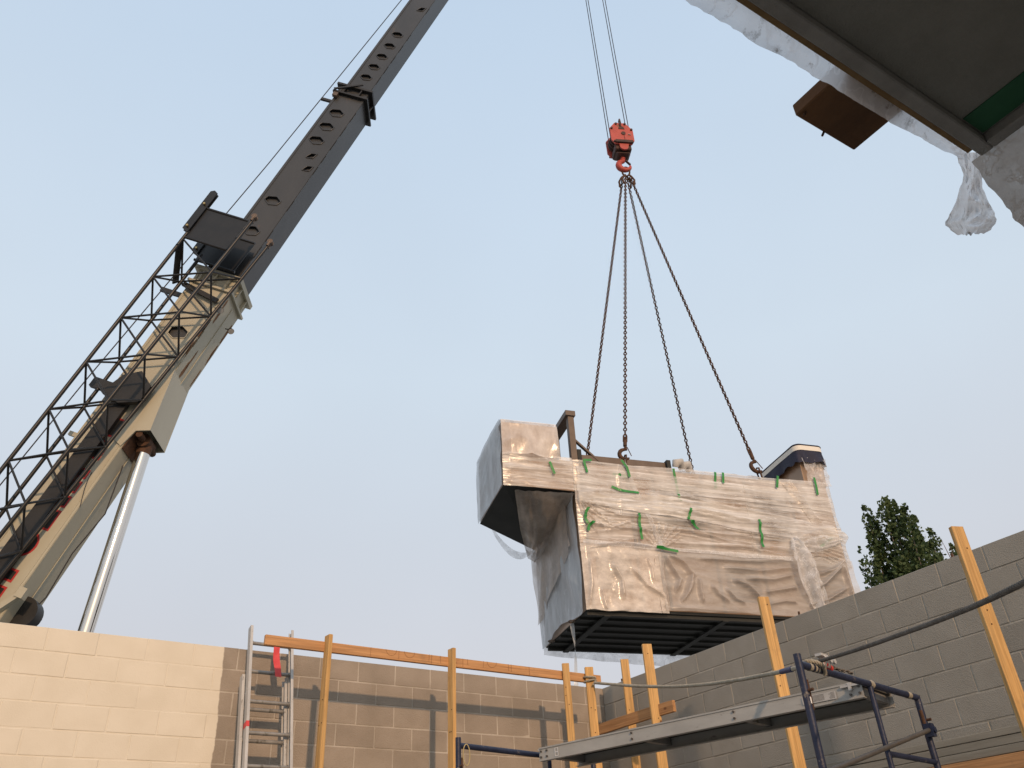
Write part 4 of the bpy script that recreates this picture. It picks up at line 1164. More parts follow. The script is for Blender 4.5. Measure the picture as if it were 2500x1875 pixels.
def nz(x, y, s=0.0): return noise.noise(Vector((x, y, s)))
def ridge(x, y, s=0.0): return 1.0 - min(1.0, abs(noise.noise(Vector((x, y, s)))) * 2.4)
def pleats(x, z):
    zz = z + .05 * x + .03 * nz(x * .8, z * .6, 3)
    k_ = max(.08, min(1.0, .45 + 1.5 * nz(x * .55 + 2, z * .9, 17)))
    return (k_ * (.010 * ridge(x * .35, zz * 11, 1) + .006 * ridge(x * .6, zz * 23, 5)) + .03 * nz(x * .7, z * 1.2, 8)
            + .012 * max(0, nz(x * 1.6 + z * 1.2, z * 2.5 - x * .5, 12)))
def front_xz(px, py):
    r = ray(px, py); t = (LP - EYE).dot(LV) / r.dot(LV); q = EYE + r * t - LP
    return q.dot(LU), q.z
import numpy as np
GX0, GZ0, GS = -.10, -.10, .01
GNX, GNZ = 545, 285
gx = GX0 + GS * np.arange(GNX)[:, None] + np.zeros((1, GNZ)); gz = GZ0 + GS * np.arange(GNZ)[None, :] + np.zeros((GNX, 1))
def fold_field(folds):
    """sharp ridges in the film along drawn lines: (points, half width, height); they fade out at their ends"""
    out = np.zeros((GNX, GNZ))
    for pts, wd, amp in folds:
        xz = [front_xz(1150 + .6103 * x, 900 + .6103 * y) for x, y in pts]
        n = len(xz) - 1
        best = np.full((GNX, GNZ), 9.0); bt = np.zeros((GNX, GNZ))
        for k in range(n):
            ax, az = xz[k]; bx_, bz_ = xz[k + 1]; dx, dz = bx_ - ax, bz_ - az; L2 = dx * dx + dz * dz
            t = np.clip(((gx - ax) * dx + (gz - az) * dz) / L2, 0, 1)
            d = np.hypot(gx - ax - t * dx, gz - az - t * dz)
            m = d < best; best = np.where(m, d, best); bt = np.where(m, (k + t) / n, bt)
        fade = np.minimum(1, np.minimum(bt, 1 - bt) * 6 + .12)
        out += amp * fade * np.exp(-np.abs(best / wd) ** 1.4)
    return out
rf = random.Random(11)
up_folds = []
for k in range(17):                                   # stretched pleats falling to the right across the middle
    y0 = 470 + k * 9 + rf.uniform(-4, 4); y1 = 560 + k * 9.5 + rf.uniform(-8, 8); x0 = 415 + rf.uniform(0, 240); x1 = 900 + rf.uniform(0, 420)
    f0 = (x0 - 415) / 870; f1 = (x1 - 415) / 870
    up_folds.append(([(x0, y0 + (y1 - y0) * f0 * 1.2), ((x0 + x1) / 2, (y0 + y1) / 2 + (f0 + f1 - 1) * 40 + rf.uniform(-6, 6)), (x1, y0 + (y1 - y0) * f1 * 1.2 + 20)], rf.uniform(.010, .02), rf.uniform(.012, .028)))
for k in range(9):                                    # fan out of the inner corner under the hood
    a = -.05 + k * .16
    up_folds.append(([(417, 497), (417 + 90 * math.cos(a), 497 + 90 * math.sin(a)), (417 + rf.uniform(150, 230) * math.cos(a * .8), 497 + 210 * math.sin(a * .8))], .012, .026))
for k in range(8):                                    # fan at the pinch above the lower sheets
    a = -2.4 + k * .27
    up_folds.append(([(750, 728), (750 + 60 * math.cos(a), 728 + 60 * math.sin(a)), (750 + rf.uniform(90, 150) * math.cos(a), 728 + 110 * math.sin(a))], .012, .022))
for k in range(11):                                   # pleats gathered toward the right end
    y0 = 655 + k * 11
    up_folds.append(([(1285 + rf.uniform(0, 40), y0 + 14), (1400, y0 - 6 + rf.uniform(-8, 8)), (1505, y0 - 14 + k * 7)], rf.uniform(.012, .02), rf.uniform(.016, .034)))
for k in range(6):
    up_folds.append(([(1225 + k * 9, 440), (1310 + k * 9, 540 + k * 5), (1370 + k * 8, 630)], .010, .020))
up_folds += [([(590, 380), (598, 520), (600, 600)], .008, .018), ([(455, 615), (560, 640), (650, 610)], .02, .03), ([(460, 660), (620, 640), (720, 650)], .03, .02), ([(455, 720), (600, 700), (740, 722)], .02, .035), ([(780, 650), (1000, 665), (1280, 700)], .035, .03), ([(760, 700), (1000, 712), (1270, 728)], .03, .03)]
low_folds = [([(765, 745), (790, 790), (830, 850), (815, 900)], .03, .06), ([(775, 745), (840, 780), (880, 830), (850, 930)], .035, .055), ([(905, 840), (912, 890), (925, 945)], .028, .05), ([(885, 850), (870, 890), (835, 940)], .025, .04), ([(955, 870), (985, 910), (1030, 940)], .03, .05), ([(1010, 880), (1050, 925), (1095, 945)], .025, .045),
             ([(1040, 850), (1100, 875), (1150, 925)], .04, .07), ([(900, 765), (1080, 775), (1285, 770)], .03, .045), ([(1000, 800), (1150, 815), (1285, 800)], .04, .05), ([(1090, 845), (1200, 850), (1290, 830)], .035, .06), ([(1170, 900), (1240, 890), (1300, 880)], .03, .06), ([(1190, 945), (1250, 935), (1300, 940)], .02, .05), ([(800, 960), (900, 965), (1150, 985)], .03, .03),
             ([(1330, 905), (1400, 870), (1480, 790)], .04, .08), ([(1350, 950), (1420, 930), (1500, 880)], .03, .06), ([(1380, 830), (1440, 810), (1500, 760)], .03, .05), ([(1480, 790), (1500, 850), (1520, 920)], .03, .06), ([(760, 760), (765, 840), (790, 950)], .015, .04)]
left_folds = [([(470, 760), (480, 860), (470, 950)], .03, .03), ([(560, 780), (600, 850), (610, 930)], .03, .035), ([(640, 800), (700, 870), (780, 920)], .025, .035), ([(520, 880), (530, 930), (540, 965)], .02, .03), ([(700, 760), (720, 800), (730, 860)], .02, .02)]
UPF = fold_field(up_folds) * 1.7; LOF = fold_field(low_folds) * 1.5; LEF = fold_field(left_folds) * 1.8
def samp(F, x, z):
    fx_ = min(max((x - GX0) / GS, 0), GNX - 1.001); fz_ = min(max((z - GZ0) / GS, 0), GNZ - 1.001)
    i, k = int(fx_), int(fz_); a, c = fx_ - i, fz_ - k
    return float((F[i, k] * (1 - a) + F[i + 1, k] * a) * (1 - c) + (F[i, k + 1] * (1 - a) + F[i + 1, k + 1] * a) * c)
def front_off(x, z):
    y = .012 + pleats(x, z) * (1.7 if z > 1.35 else 1.0) + samp(UPF, x, z)
    return -y
def edge_x(z): return BX + .02 + (.10 * math.exp(-((z - 1.50) / .10) ** 2) if z < 1.60 else 0) + .03 * nz(z * 3, 2.2) - .03 * (z / BZ)
# main stretch wrap over the body front and round the right end
def f_main(u, v):
    z = .92 + (BZ - .92 + .02 * nz(u * 9, 3.3)) * v
    L = edge_x(z)
    if u < .92:
        x = u / .92 * L
        o = front_off(x, z) * min(1, .25 + (x / .15)) * min(1, .3 + (L - x) / .12)
        return Lp(x - .012 * (x < .01), o, z)
    t = (u - .92) / .08
    return Lp(L + .012 * nz(t * 4, z * 3), t * (BY - .1), z)
grid(f_main, 420, 130).build('stretch_wrap', M['film_wrap'], unit)
# second, loosely wound layer of wrap: wide diagonal bands
def band(x0, z0, x1, z1, hw, off, name, m, nseg=120, nv=14):
    def f(u, v):
        x = x0 + (x1 - x0) * u; z = z0 + (z1 - z0) * u + hw * (v - .5) * 2 + .015 * nz(x * 2, v * 3, off * 99)
        return Lp(x, front_off(x, z) - off - .006 * ridge(x * .5, z * 30, off * 50), z)
    return grid(f, nseg, nv).build(name, m, unit)
band(.05, 2.26, 4.85, 2.12, .16, .014, 'wrap_band', M['film_wrap'])
band(.02, 1.95, 4.8, 1.48, .20, .020, 'wrap_band', M['film_wrap'])
band(.95, 2.50, 1.40, 1.0, .13, .010, 'wrap_band', M['film_clear'], 60, 10)
band(.02, 1.06, 3.75, .985, .035, .045, 'wrap_band', M['film_clear'])
band(3.15, 2.50, 3.05, 1.1, .05, .016, 'wrap_band', M['film_clear'], 60, 10)
# lower sheets
def f_ll(u, v):
    z = 1.06 * v - .02 + .02 * nz(u * 6, 1.1) * (1 - v)
    x = 1.37 * u + .03 * nz(z * 4, 6.6) * (u > .9) - .004
    o = .020 + .018 * max(0, nz(x * 2.6, z * 2.0, 31)) + .008 * ridge(x * 4, z * 3, 33) + samp(LEF, x, z)
    return Lp(x, -o * min(1, .2 + x / .08), z)
grid(f_ll, 120, 90).build('lower_sheet', M['film_sparkle'], unit)
def f_lr(u, v):
    z = 1.02 * v + .02 + .012 * nz(u * 12, 2.1) * (1 - v)
    x = 1.30 + (edge_x(z) - 1.30) * u
    sag = .016 * ridge(x * .5, (z + .1 * math.sin(x * 1.6)) * 3.2, 41) + .008 * ridge(x * 1.2 - z, z * 7 + x * .9, 44) + .02 * nz(x * .8, z * 1.3, 46)
    o = .022 + sag + samp(LOF, x, z)
    return Lp(x, -o, z)
grid(f_lr, 260, 90).build('lower_sheet', M['film_sheet'], unit)
# gathered loose flap on the right
def f_fl(u, v):
    z = 1.36 - 1.24 * v + .05 * (u - .5)
    wdt = .10 + .34 * math.sin(min(1, v * 1.6) * math.pi * .6) * (1 - .35 * v)
    x = 3.78 + .16 * v * v + wdt * u - .10 * math.sin(v * 3.1) * (1 - u) + .02 * nz(v * 9, u * 3)
    y = -.07 - .06 * math.sin(u * 9 + v * 4) - .05 * ridge(u * 3 + v, v * 5, 52) - .05 * math.sin(v * math.pi)
    return Lp(x, y, z)
grid(f_fl, 26, 80).build('loose_flap', M['film_clear'], unit)
def f_fl2(u, v):
    a = 3.8 + u * 1.05
    z = 1.34 - .30 * v * math.sin(u * math.pi * .8 + .5) + .12 * math.sin(u * 2.4)
    return Lp(a, -.06 - .05 * ridge(u * 3 + v * 2, v * 3 - u, 55) - .03 * math.sin(v * 3), z)
grid(f_fl2, 60, 20).build('loose_flap', M['film_clear'], unit)
# left end sheet
def f_left(u, v):
    y = BY * u; z = -.03 + 1.98 * v
    if v < .12: z += -.04 * math.sin(u * 9) * (1 - v / .12) + .07 * math.sin(u * math.pi) * (1 - v / .12)
    o = .015 + .03 * ridge(y * 1.6 + z * .5, z * .8 - y * 1.1, 61) + .02 * max(0, nz(y * 3, z * 1.5, 63)) + .02 * ridge(y * 3, z * .6, 66)
    return Lp(-o, y, z)
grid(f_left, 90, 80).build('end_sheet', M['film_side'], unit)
b = MB(); lbox(b, .012, .03, .02, BY - .02, .0, 2.5); b.build('end_panel', M['cabinet'], unit)
# rear sheet hanging below the base at the back
def f_rear(u, v):
    x = -.01 + 4.9 * u
    return Lp(x, BY + .02 + .03 * nz(u * 8, v * 2) , 1.6 - v * (1.72 + .12 * math.sin(u * 3.0) + .04 * nz(u * 10, 3.1)))
grid(f_rear, 80, 24).build('rear_sheet', M['film_clear'], unit)
b = MB(); lbox(b, .03, BX - .03, BY - .038, BY - .03, .03, 2.5); b.build('rear_panel', M['cabinet'], unit)

# intake hood on the left end
HX0, HZ0, HZ1, HY = -1.216, 1.97, 3.165, 1.60
b = MB()
vs = [Lp(HX0 + .02, .03, HZ0 + .02), Lp(-.004, .03, 1.96), Lp(-.004, 2.0, 1.70), Lp(HX0 + .02, HY, HZ0 + .02),
      Lp(HX0 + .02, .03, HZ1 - .02), Lp(-.25, .03, HZ1 - .02), Lp(-.25, HY, HZ1 - .02), Lp(HX0 + .02, HY, HZ1 - .02),
      Lp(-.25, .03, 2.52), Lp(-.25, HY, 2.52), Lp(-.004, .03, 2.52), Lp(-.004, HY, 2.52)]
b.add(vs, [(0, 3, 2, 1), (4, 5, 6, 7), (0, 4, 7, 3), (0, 1, 10, 8, 5, 4), (1, 2, 11, 10), (5, 8, 9, 6), (8, 10, 11, 9), (3, 7, 6, 9, 11, 2)])
hood = b.build('intake_hood', M['cabinet'], unit)
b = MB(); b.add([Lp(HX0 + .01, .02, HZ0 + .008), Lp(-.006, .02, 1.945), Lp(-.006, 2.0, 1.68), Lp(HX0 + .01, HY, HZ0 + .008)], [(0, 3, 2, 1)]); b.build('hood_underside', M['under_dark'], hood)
def f_hf(u, v):                                      # band of wrap across the hood front
    z = HZ0 - .02 + .60 * v
    x = HX0 + (-.02 - HX0) * u
    o = .012 + pleats(x + 3, z) * 1.8 + .012 * ridge(x * 1.2, (z + .3 * x) * 5, 70)
    return Lp(x, -o * min(1, .2 + u * 8), z)
grid(f_hf, 90, 50).build('hood_wrap', M['film_wrap'], hood)
def f_hf2(u, v):                                     # looser film over the top half
    z = 2.50 + (HZ1 + .012 - 2.50) * v
    x = HX0 + (-.245 - HX0) * u
    o = .020 + .10 * ridge(x * 1.1 + (z - 2.5) * 1.0, (z - x * .8) * 1.1, 71) * (1 - .6 * v) + .03 * max(0, nz(x * 3, z * 2.2, 72)) + .03 * ridge(x * 2.2 - z * 1.4, z * .7, 78) * (1 - v)
    return Lp(x, -o * min(1, .15 + u * 6) * min(1, .2 + (1 - v) * 6), z)
grid(f_hf2, 70, 60).build('hood_wrap', M['film_loose'], hood)
def f_hr(u, v):                                      # right end of the hood top
    return Lp(-.243 + .012 * nz(u * 4, v * 4), HY * u, 2.52 + (HZ1 - 2.52) * v)
grid(f_hr, 20, 14).build('hood_wrap', M['film_loose'], hood)
def f_hl(u, v):                                      # left end of the hood
    z = HZ0 - .01 + (HZ1 - HZ0 + .02) * v
    y = HY * u
    o = .008 + .03 * ridge(y * 1.3 - z * .9, z * 1.1 + y * .5, 75) * (.3 + v * .7) + .012 * ridge(y * 2 + z * 2, z * 2, 76)
    return Lp(HX0 - o, y, z)
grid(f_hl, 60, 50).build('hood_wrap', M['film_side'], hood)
def f_ht(u, v):
    return Lp(HX0 - .01 + .97 * u, HY * v, HZ1 + .005 + .008 * nz(u * 4, v * 4))
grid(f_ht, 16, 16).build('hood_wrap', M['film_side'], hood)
# brown film slung under the hood, gathered to the far lower corner
PA, PB_, PC = Vector((-1.0, .10, 1.93)), Vector((-.03, -.02, 1.90)), Vector((-.03, 1.95, 1.42))
def f_sl(u, v):
    p = PA.lerp(PB_, u).lerp(PC + Vector((-.22 * (1 - u), 0, .12 * (1 - u))), v)
    s_ = math.sin(v * math.pi)
    dz = -.16 * s_ * math.sin(u * math.pi) - .05 * s_ * ridge(u * 4, v * 1.1, 81) + .02 * nz(u * 9, v * 6)
    return Lp(p.x - .03 * s_ * ridge(u * 3, v, 83), p.y, p.z + dz)
grid(f_sl, 60, 60).build('slung_film', M['film_brown'], hood)
def f_sl2(u, v):                                     # drape from there down the left end
    y = .25 + 1.85 * u; z = 1.86 - .25 * u - v * (.75 + .5 * u)
    return Lp(-.05 - .05 * ridge(y * 2.2 + z, z * .6, 85) - .05 * (1 - v), y, z)
grid(f_sl2, 60, 40).build('slung_film', M['film_brown'], hood)
def f_lp_(u, v):                                     # loop of film hanging under the hood
    a = v * math.pi
    p = Vector((-.95 + .85 * v, 1.66 + .25 * v, 1.95 - .22 * v - .24 * math.sin(a) ** .8 - .10 * u * math.sin(a)))
    return Lp(p.x, p.y + .1 * u, p.z)
grid(f_lp_, 6, 40).build('film_loop', M['film_clear'], hood)
# narrow twisted strip hanging from the base
def f_strip(u, v):
    w_ = .03 + .05 * abs(math.sin(v * 4 + 1)) + .04 * v
    a = v * 5
    return Lp(-.01 + (u - .5) * w_ * math.cos(a) + .02 * math.sin(v * 6), .66 + (u - .5) * w_ * math.sin(a) * .5, .02 - 1.55 * v)
grid(f_strip, 6, 50).build('hanging_strip', M['film_side'], unit)
for (y, z) in ((.60, -.01), (1.62, -.02)):
    b = MB(); b.tube([Lp(-.03 + .05 * math.cos(a), y + .05 * math.sin(a), z) for a in [k * math.pi / 6 for k in range(12)]], .012, 6, closed=True); b.build('tie_ring', M['bronze'], unit)

# steel bracket, rail and top equipment
yb = .78
b = MB(); lbox(b, .005, .115, .03, .13, 2.5, 3.40); b.build('bracket_post', M['bronze'], unit, .004)
b = MB(); lbox(b, -.02, .10, yb, yb + .10, 2.5, 3.40); b.build('bracket_post', M['bronze'], unit, .004)
b = MB(); lbox(b, -.04, .14, .0, yb + .14, 3.4005, 3.50); b.build('bracket_beam', M['bronze'], unit, .004)
b = MB(); b.beam(Lp(.07, .08, 2.99), Lp(.60, .08, 2.50), .03, .06, LV); b.build('bracket_strut', M['bronze'], unit)
for z in (2.7, 3.2):
    b = MB(); b.tube([Lp(.03, yb + .05, z), Lp(-.03, yb + .05, z)], .018, 8); b.build('bolt', M['alu'], unit)
b = MB(); lbox(b, .16, 1.74, .06, .12, 2.50, 2.675); lbox(b, .16, 1.74, .1202, .20, 2.655, 2.675); b.build('top_rail', M['bronze'], unit)
b = MB(); lbox(b, 1.745, 1.82, .0, .22, 2.46, 2.70); b.build('rail_end', M['under_dark'], unit)
b = MB(); lbox(b, .12, .19, .03, .20, 2.52, 2.76); b.build('rail_end', M['under_dark'], unit)
for k in range(2):
    q = Lp(1.92 + .17 * k, .02 + .06 * k, 2.60)
    b = MB(); b.tube([q + LV * .02, q - LV * .02 + LZ * .06, q + LU * .09 - LV * .0 + LZ * .09, q + LU * .15 + LV * .06], [.055, .075, .08, .06], 14); b.build('duct_elbow', M['duct_grey'], unit)
b = MB(); fc = Lp(.75, 1.0, 2.55)
b.tube([fc, fc + LZ * .24], .46, 32, caps=False); b.tube([fc + LZ * .235, fc + LZ * .255], .47, 32, caps=False); fan = b.build('fan_ring', M['bronze'], unit)
b = MB()
for k in range(6):
    a = k * math.pi / 6
    b.tube([fc + LZ * .25 + (LU * math.cos(a) + LV * math.sin(a)) * .46, fc + LZ * .25 - (LU * math.cos(a) + LV * math.sin(a)) * .46], .008, 5)
b.build('fan_guard', M['bronze'], fan)
def f_top(u, v):                                     # film bunched along the top edge
    x = 1.95 + 1.9 * u
    return Lp(x, -.04 + .35 * v, 2.50 + .12 * math.sin(v * math.pi * .9) * (.5 + .5 * nz(u * 7, 4.4)) + .04 * ridge(u * 9, v * 2, 91) * math.sin(v * math.pi))
grid(f_top, 90, 14).build('bunched_film', M['film_clear'], unit)
# exhaust stack with a navy cover on the right end
SX0, SX1, SY1 = 4.44, 5.00, 1.25
b = MB()
b.add([Lp(SX0 + .04, .06, 2.50), Lp(SX1 - .06, .06, 2.50), Lp(SX1 - .06, SY1, 2.50), Lp(SX0 + .04, SY1, 2.50),
       Lp(SX0 + .06, .06, 3.20), Lp(SX1 - .0, .06, 3.20), Lp(SX1 - .0, SY1, 3.20), Lp(SX0 + .06, SY1, 3.20)],
      [(0, 1, 5, 4), (1, 2, 6, 5), (2, 3, 7, 6), (3, 0, 4, 7), (4, 5, 6, 7)])
stk = b.build('exhaust_stack', M['cabinet'], unit)
def round_rect(r=.13, grow=0.0):
    x0, x1, y0, y1 = SX0 - grow, SX1 + .04 + grow, -grow, SY1 + .04 + grow
    pts = []
    for (cx_, cy_, a0) in ((x0 + r, y0 + r, 180), (x1 - r, y0 + r, 270), (x1 - r, y1 - r, 0), (x0 + r, y1 - r, 90)):
        for k in range(9): pts.append(Vector((cx_ + r * math.cos(RAD(a0 + k * 11.25)), cy_ + r * math.sin(RAD(a0 + k * 11.25)))))
    fine = []
    for p, q in zip(pts, pts[1:] + pts[:1]):
        n = max(1, int((q - p).length / .05))
        for k in range(n): fine.append(p.lerp(q, k / n))
    return fine
def skirt(z0, z1, ruff, name, m, out=.0):
    b = MB(); pts = round_rect()
    cx = Vector(((SX0 + SX1) / 2, SY1 / 2)); vs = []
    for j in range(5):
        t = j / 4
        for i, p in enumerate(pts):
            d_ = (p - cx).normalized()
            o = out + ruff * t * (.5 + nz(i * .35, 7.7)) * .8
            vs.append(Lp(p.x + d_.x * o, p.y + d_.y * o, z0 + (z1 - z0) * t + (ruff * .7 * nz(i * .3, 1.7) if j == 4 else 0)))
    N_ = len(pts)
    b.add(vs, [(j * N_ + i, (j + 1) * N_ + i, (j + 1) * N_ + (i + 1) % N_, j * N_ + (i + 1) % N_) for j in range(4) for i in range(N_)], True)
    return b.build(name, m, stk)
skirt(3.195, 2.93, .10, 'cover_skirt', M['navy'], .005)
skirt(3.285, 3.19, 0, 'white_band', M['white_band'], .012)
b = MB(); b.prism([Lp(p.x, p.y, 3.286) for p in round_rect(.13, .014)], LZ * .034); b.build('cover_top', M['navy'], stk, .012)
def f_stf(u, v):
    z = 2.46 + .56 * v
    o = .03 + .04 * ridge(u * 3 + v, v * 2 - u, 95) + .03 * abs(math.sin(v * 3 + u * 4))
    return Lp(4.50 + .50 * u - .06 * (1 - v) * (u - .5), .05 - o, z)
grid(f_stf, 30, 30).build('stack_film', M['film_clear'], stk)
# green tape strips (unit front plane, picture points turned into local x, z)
k1 = lambda x, y: (1150 + x * .27125, 970 + y * .27125)
k2 = lambda x, y: (1600 + x * .27125, 1050 + y * .27125)
tapes = [[k1(700, 590), k1(745, 700)], [k1(1005, 580), k1(1035, 690)], [k1(1000, 578), k1(1075, 577)], [k1(1345, 575), k1(1395, 640), k1(1420, 725)], [k1(1275, 692), k1(1430, 718)],
         [k1(1260, 808), k1(1340, 840), k1(1505, 865)], [k1(1812, 650), k1(1845, 800), k1(1875, 945)], [k1(1045, 1005), k1(1020, 1050), k1(1015, 1100), k1(1040, 1150)], [k1(1098, 1130), k1(1050, 1165), k1(1045, 1212)],
         [k1(1500, 1055), k1(1503, 1180), k1(1530, 1290)], [k1(1960, 1015), k1(1938, 1120), k1(1975, 1150), k1(2035, 1215)], [k1(1650, 1365), k1(1845, 1405)], [k1(2190, 680), k1(2195, 830)],
         [k2(592, 395), k2(600, 490)], [k2(1092, 420), k2(1085, 525)], [k2(1410, 440), k2(1445, 595)], [k2(915, 820), k2(930, 950), k2(945, 1075)], [k2(1465, 1065), k2(1580, 975)]]
for ti, pts in enumerate(tapes):
    b = MB(); xz = [front_xz(*p) for p in pts]
    fine = []
    for a, c in zip(xz[:-1], xz[1:]):
        for k in range(8): fine.append((a[0] + (c[0] - a[0]) * k / 8, a[1] + (c[1] - a[1]) * k / 8))
    fine.append(xz[-1]); vs = []; hw = .022
    for k, (x, z) in enumerate(fine):
        n_ = fine[min(k + 1, len(fine) - 1)]; p_ = fine[max(k - 1, 0)]
        dx, dz = n_[0] - p_[0], n_[1] - p_[1]; l_ = math.hypot(dx, dz) + 1e-6
        for s_ in (-1, 1):
            X, Z = x - dz / l_ * hw * s_, z + dx / l_ * hw * s_
            vs.append(Lp(X, front_off(X, Z) + (-.010 if ti in (4, 6, 12, 17) else -.042 - (.03 if Z < 1.1 else 0)), Z))
    b.add(vs, [(2 * k, 2 * k + 1, 2 * k + 3, 2 * k + 2) for k in range(len(fine) - 1)], True)
    b.build('green_tape', M['green_tape'], unit)

# ------------------------------------------------------------------ overhanging roof edge above the camera
CZ = 3.60
cx1, cy1 = 2.335, .700                               # corner of the soffit border
can = thing('roof_overhang', 'dark stucco roof overhang with grey border at upper right', 'roof', (cx1 - 3, cy1 - 2.5, 0))
b = MB(); b.wbox((-4.0, -4.5, CZ + .035), (cx1 - .045, cy1 - .045, CZ + .10)); b.build('soffit', M['soffit'], can)
b = MB(); b.wbox((-4.0, cy1 - .043, CZ), (cx1, cy1, CZ + .16)); b.build('edge_border', M['trim_grey'], can, .004)
b = MB(); b.wbox((cx1 - .043, -4.5, CZ), (cx1, cy1 - .0435, CZ + .16)); b.build('edge_border', M['trim_grey'], can, .004)
b = MB(); b.wbox((-4.0, cy1 + .0005, CZ + .004), (cx1 - .05, cy1 + .016, CZ + .18)); b.build('fascia', M['trim_brown'], can)
b = MB(); b.wbox((cx1 - .16, -4.0, CZ + .031), (cx1 - .055, cy1 - .05, CZ + .0345)); b.build('green_stripe', M['green_paint'], can)
b = MB(); b.wbox((-4.0, -4.5, CZ + .181), (cx1 + .05, cy1 + .02, CZ + .35)); b.build('roof_slab', M['soffit'], can)
b = MB(); b.wbox((-4.0, -4.5, 0), (cx1, -4.3, CZ + .034)); b.build('rear_wall', M['block_grey'], can)
# film hanging along the edge
def f_e1(u, v):
    x = -1.2 + (cx1 - .05 + 1.2) * u
    z = CZ + .02 - .03 * v - .012 * nz(x * 5, v) * v
    y = cy1 + .018 + (.040 + .022 * min(1, max(0, (1.75 - x) / .7))) * v - (.025 * max(0, (x - 1.9) / .4) * v) + .006 * nz(x * 9, v * 2) + .004 * ridge(x * 20, v, 7) * v
    return Vector((x, y, z))
e1 = grid(f_e1, 240, 6).build('plastic_sheet', M['film_eave'])
tag(e1, 'strip of dirty white plastic along the roof overhang edge', 'plastic sheet')
def f_e2(u, v):                                      # hanging from the side edge of the overhang
    y = cy1 + .03 - 1.6 * u
    zl = .36 + .03 * nz(y * 7, 1.2) + .012 * nz(y * 30, 4.2) - .02 * math.exp(-((u) / .02) ** 2)
    return Vector((cx1 + .012 + .05 * v + .015 * nz(y * 4, v * 2) * v, y - .03 * v * v * max(0, 1 - u * 12) + .012 * nz(v * 9, 5.5) * max(0, 1 - u * 20), CZ + .02 - zl * v))
tag(grid(f_e2, 160, 24).build('plastic_sheet', M['film_dirty']), 'grimy plastic sheet hanging at the right picture edge', 'plastic sheet')
# torn bag-like flap of film at the corner, traced then bellied
prof = [(2330, 372, 2400, 372), (2340, 392, 2402, 400), (2348, 412, 2400, 424), (2352, 432, 2398, 444), (2346, 452, 2400, 462), (2338, 476, 2410, 484), (2330, 498, 2420, 502), (2320, 520, 2428, 518), (2310, 538, 2432, 532), (2308, 550, 2430, 546), (2318, 560, 2422, 560), (2334, 572, 2404, 572)]
def f_bag(u, v):
    f = v * (len(prof) - 1); i = min(int(f), len(prof) - 2); t = f - i
    row = [prof[i][k] + (prof[i + 1][k] - prof[i][k]) * t for k in range(4)]
    px = row[0] + (row[2] - row[0]) * u; py = row[1] + (row[3] - row[1]) * u
    px += 5 * nz(v * 14, 3.3) * (1 - 2 * u)
    if v > .9: py += 9.0 * nz(u * 9, 2.7) * (v - .9) / .1
    yy = cy1 + .04 + .05 * math.sin(u * math.pi) * (.4 + v) + .014 * nz(u * 4, v * 6, 3) + .014 * ridge(u * 3 + v * 2, v * 4, 9) + .004 * ridge(u * 7, v * 6 - u * 4, 19)
    return at(px, py, 1, yy)
tag(grid(f_bag, 26, 50).build('plastic_sheet', M['film_eave']), 'torn white plastic flap hanging from the overhang corner', 'plastic sheet')
# board sticking out over the edge
bx0, bx1, by1 = 1.700, 1.975, .905
brd = MB(); brd.wbox((bx0, cy1 + .0165, CZ + .026), (bx1, by1, CZ + .075))
M_b = brd.build('brown_board', M['old_board'], None, .004)
tag(M_b, 'weathered brown board sticking out over the roof overhang edge', 'board')
for (x, y) in ((1.72, .88), (1.83, .903)):
    b = MB(); b.tube([(x, y, CZ + .03), (x - .012, y + .004, CZ + .008)], .004, 6); b.build('nail', M['rust'], M_b)

# ------------------------------------------------------------------ trees beyond the right wall
def poplar(name, label, px_top, py_top, dist, plumes, m, n_leaf, base_r, spread_low):
    top = atd(px_top, py_top, dist)
    foot = Vector((top.x, top.y, 0))
    t = thing(name, label, 'tree', foot, 0, 'trees beyond the grey wall')
    H = top.z
    b = MB(); b.tube([foot, foot + Vector((.1, .05, H * .4)), foot + Vector((0, 0, H * .85))], [.35, .22, .05], 9); b.build('trunk', M['bark'], t)
    side = Vector((ROT.col[0].x, ROT.col[0].y, 0)).normalized(); back = Vector((-side.y, side.x, 0))
    lv = []; lf = []
    wood = MB()
    rr = random.Random(len(name) + int(px_top))
    for (ox, oy, h0, h1, rad) in plumes:             # upright plumes: offset, bottom, top, radius
        c0 = foot + side * (ox * .45) + back * (oy * .4) + Vector((0, 0, h0)); c1 = foot + side * ox + back * oy + Vector((0, 0, h1))
        wood.tube([foot + Vector((0, 0, max(.5, h0 - 1.5))), c0.lerp(c1, .3), c0.lerp(c1, .93)], [.12, .07, .015], 6)
        for _ in range(int(n_leaf * rad * (h1 - h0))):
            f = rr.random() ** .85
            prof_ = (math.sin(min(1, f * 1.25 + .12) * math.pi * .5) * (1 - f) ** .45) + .06
            a = rr.uniform(0, 2 * math.pi)
            cl = .42 + .95 * max(0, noise.noise(Vector((a * 1.2 + ox, f * (h1 - h0) * 1.1, oy + px_top))) + .25)
            r_ = rad * 1.22 * prof_ * cl * math.sqrt(rr.uniform(.15, 1))
            p = c0.lerp(c1, f) + Vector((math.cos(a) * r_, math.sin(a) * r_, rr.uniform(-.15, .15)))
            if noise.noise(p * 1.9) < -.33: continue
            s = rr.uniform(.055, .12)
            d1 = Vector((rr.gauss(0, 1), rr.gauss(0, 1), rr.gauss(.4, 1))).normalized(); d2 = d1.orthogonal().normalized()
            d2 = (Matrix.Rotation(rr.uniform(0, 6.28), 3, d1) @ d2)
            d3 = d1.cross(d2)
            n = len(lv)
            lv += [p - d2 * s, p + d3 * s * .7, p + d2 * s * 1.1, p - d3 * s * .7]; lf.append((n, n + 1, n + 2, n + 3))
    wood.build('branches', M['bark'], t)
    c = MB(); c.add(lv, lf); c.build('crown', m, t)
    return t
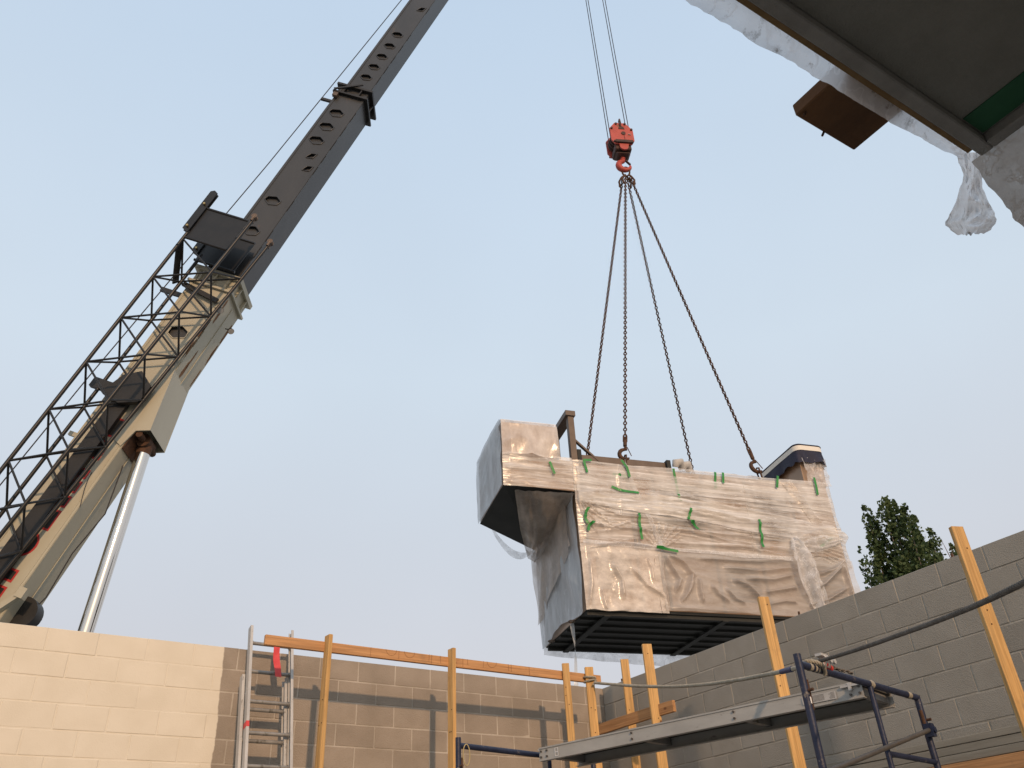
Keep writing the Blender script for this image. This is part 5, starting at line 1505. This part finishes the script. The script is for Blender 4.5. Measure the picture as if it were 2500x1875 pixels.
poplar('poplar_tree', 'tall dense dark green poplar with several pointed tips beside the unit', 2165, 1222, 42,
       [(0, 0, 4, 17.2, 1.0), (.38, .2, 4, 17.1, .95), (-.45, -.3, 4, 16.9, 1.0), (-.8, .3, 4, 16.8, .8), (-1.1, .1, 4, 16.9, .75), (.2, -.9, 4, 16.4, 1.0), (1.0, .2, 4, 15.6, 1.0), (1.2, -.3, 4, 14.9, 1.0), (-1.3, 0, 4, 15.6, .8),
        (-.8, -.8, 3, 14.0, 1.1), (.9, -.7, 3, 13.6, 1.1), (1.6, .4, 3, 13.0, 1.0), (.1, .1, 3, 13.5, 1.3)], M['leaf'], 210, 1, 1)
poplar('poplar_tree', 'shorter poplar with looser crown right of the tall dense one', 2228, 1256, 46,
       [(0, 0, 4, 17.6, .95), (.7, .2, 4, 17.0, .85), (1.3, -.2, 4, 16.0, .75), (-.6, .2, 4, 16.4, .8), (.3, -.5, 4, 15.4, 1.0), (1.75, 0, 4, 14.9, .55), (2.3, .2, 4, 15.0, .3)], M['leaf_b'], 140, 1, 1)
poplar('poplar_tree', 'small green poplar left of the tall dense one', 2100, 1338, 40,
       [(0, 0, 4, 14.7, .62), (.5, .1, 4, 14.3, .7), (.25, -.3, 4, 13.6, .75), (-.12, .1, 4, 13.0, .5)], M['leaf'], 130, 1, 1)
poplar('poplar_tree', 'thin yellowish young tree at the right of the poplars', 2268, 1300, 48,
       [(0, 0, 6, 17.5, .32), (.3, .1, 6, 16.3, .3), (.9, .1, 6, 15.9, .28), (1.35, 0, 6, 15.4, .22)], M['leaf_c'], 60, 1, 1)
bt = atd(2312, 1322, 44); bf = Vector((bt.x, bt.y, 0))
bare = thing('bare_tree', 'leafless thin tree beside the rightmost timber post', 'tree', bf, 0, 'trees beyond the grey wall')
b = MB(); b.tube([bf, bf + Vector((0, 0, bt.z * .7)), bf + Vector((.1, 0, bt.z - .6))], [.16, .09, .03], 7); b.build('trunk', M['twig'], bare)
b = MB(); rr = random.Random(5); side = Vector((ROT.col[0].x, ROT.col[0].y, 0)).normalized()
for k in range(26):
    z0 = rr.uniform(.62, .9) * bt.z; l_ = rr.uniform(.8, 2.3); sgn = rr.uniform(-.9, .9)
    p0 = bf + Vector((0, 0, z0)); p1 = p0 + side * sgn * l_ * .45 + Vector((rr.uniform(-.3, .3), rr.uniform(-.3, .3), l_))
    if p1.z > bt.z + .3: p1.z = bt.z + rr.uniform(-.2, .3)
    b.tube([p0, p0.lerp(p1, .5) + Vector((0, 0, .08)), p1], [.03, .02, .008], 5)
b.build('twigs', M['twig'], bare)
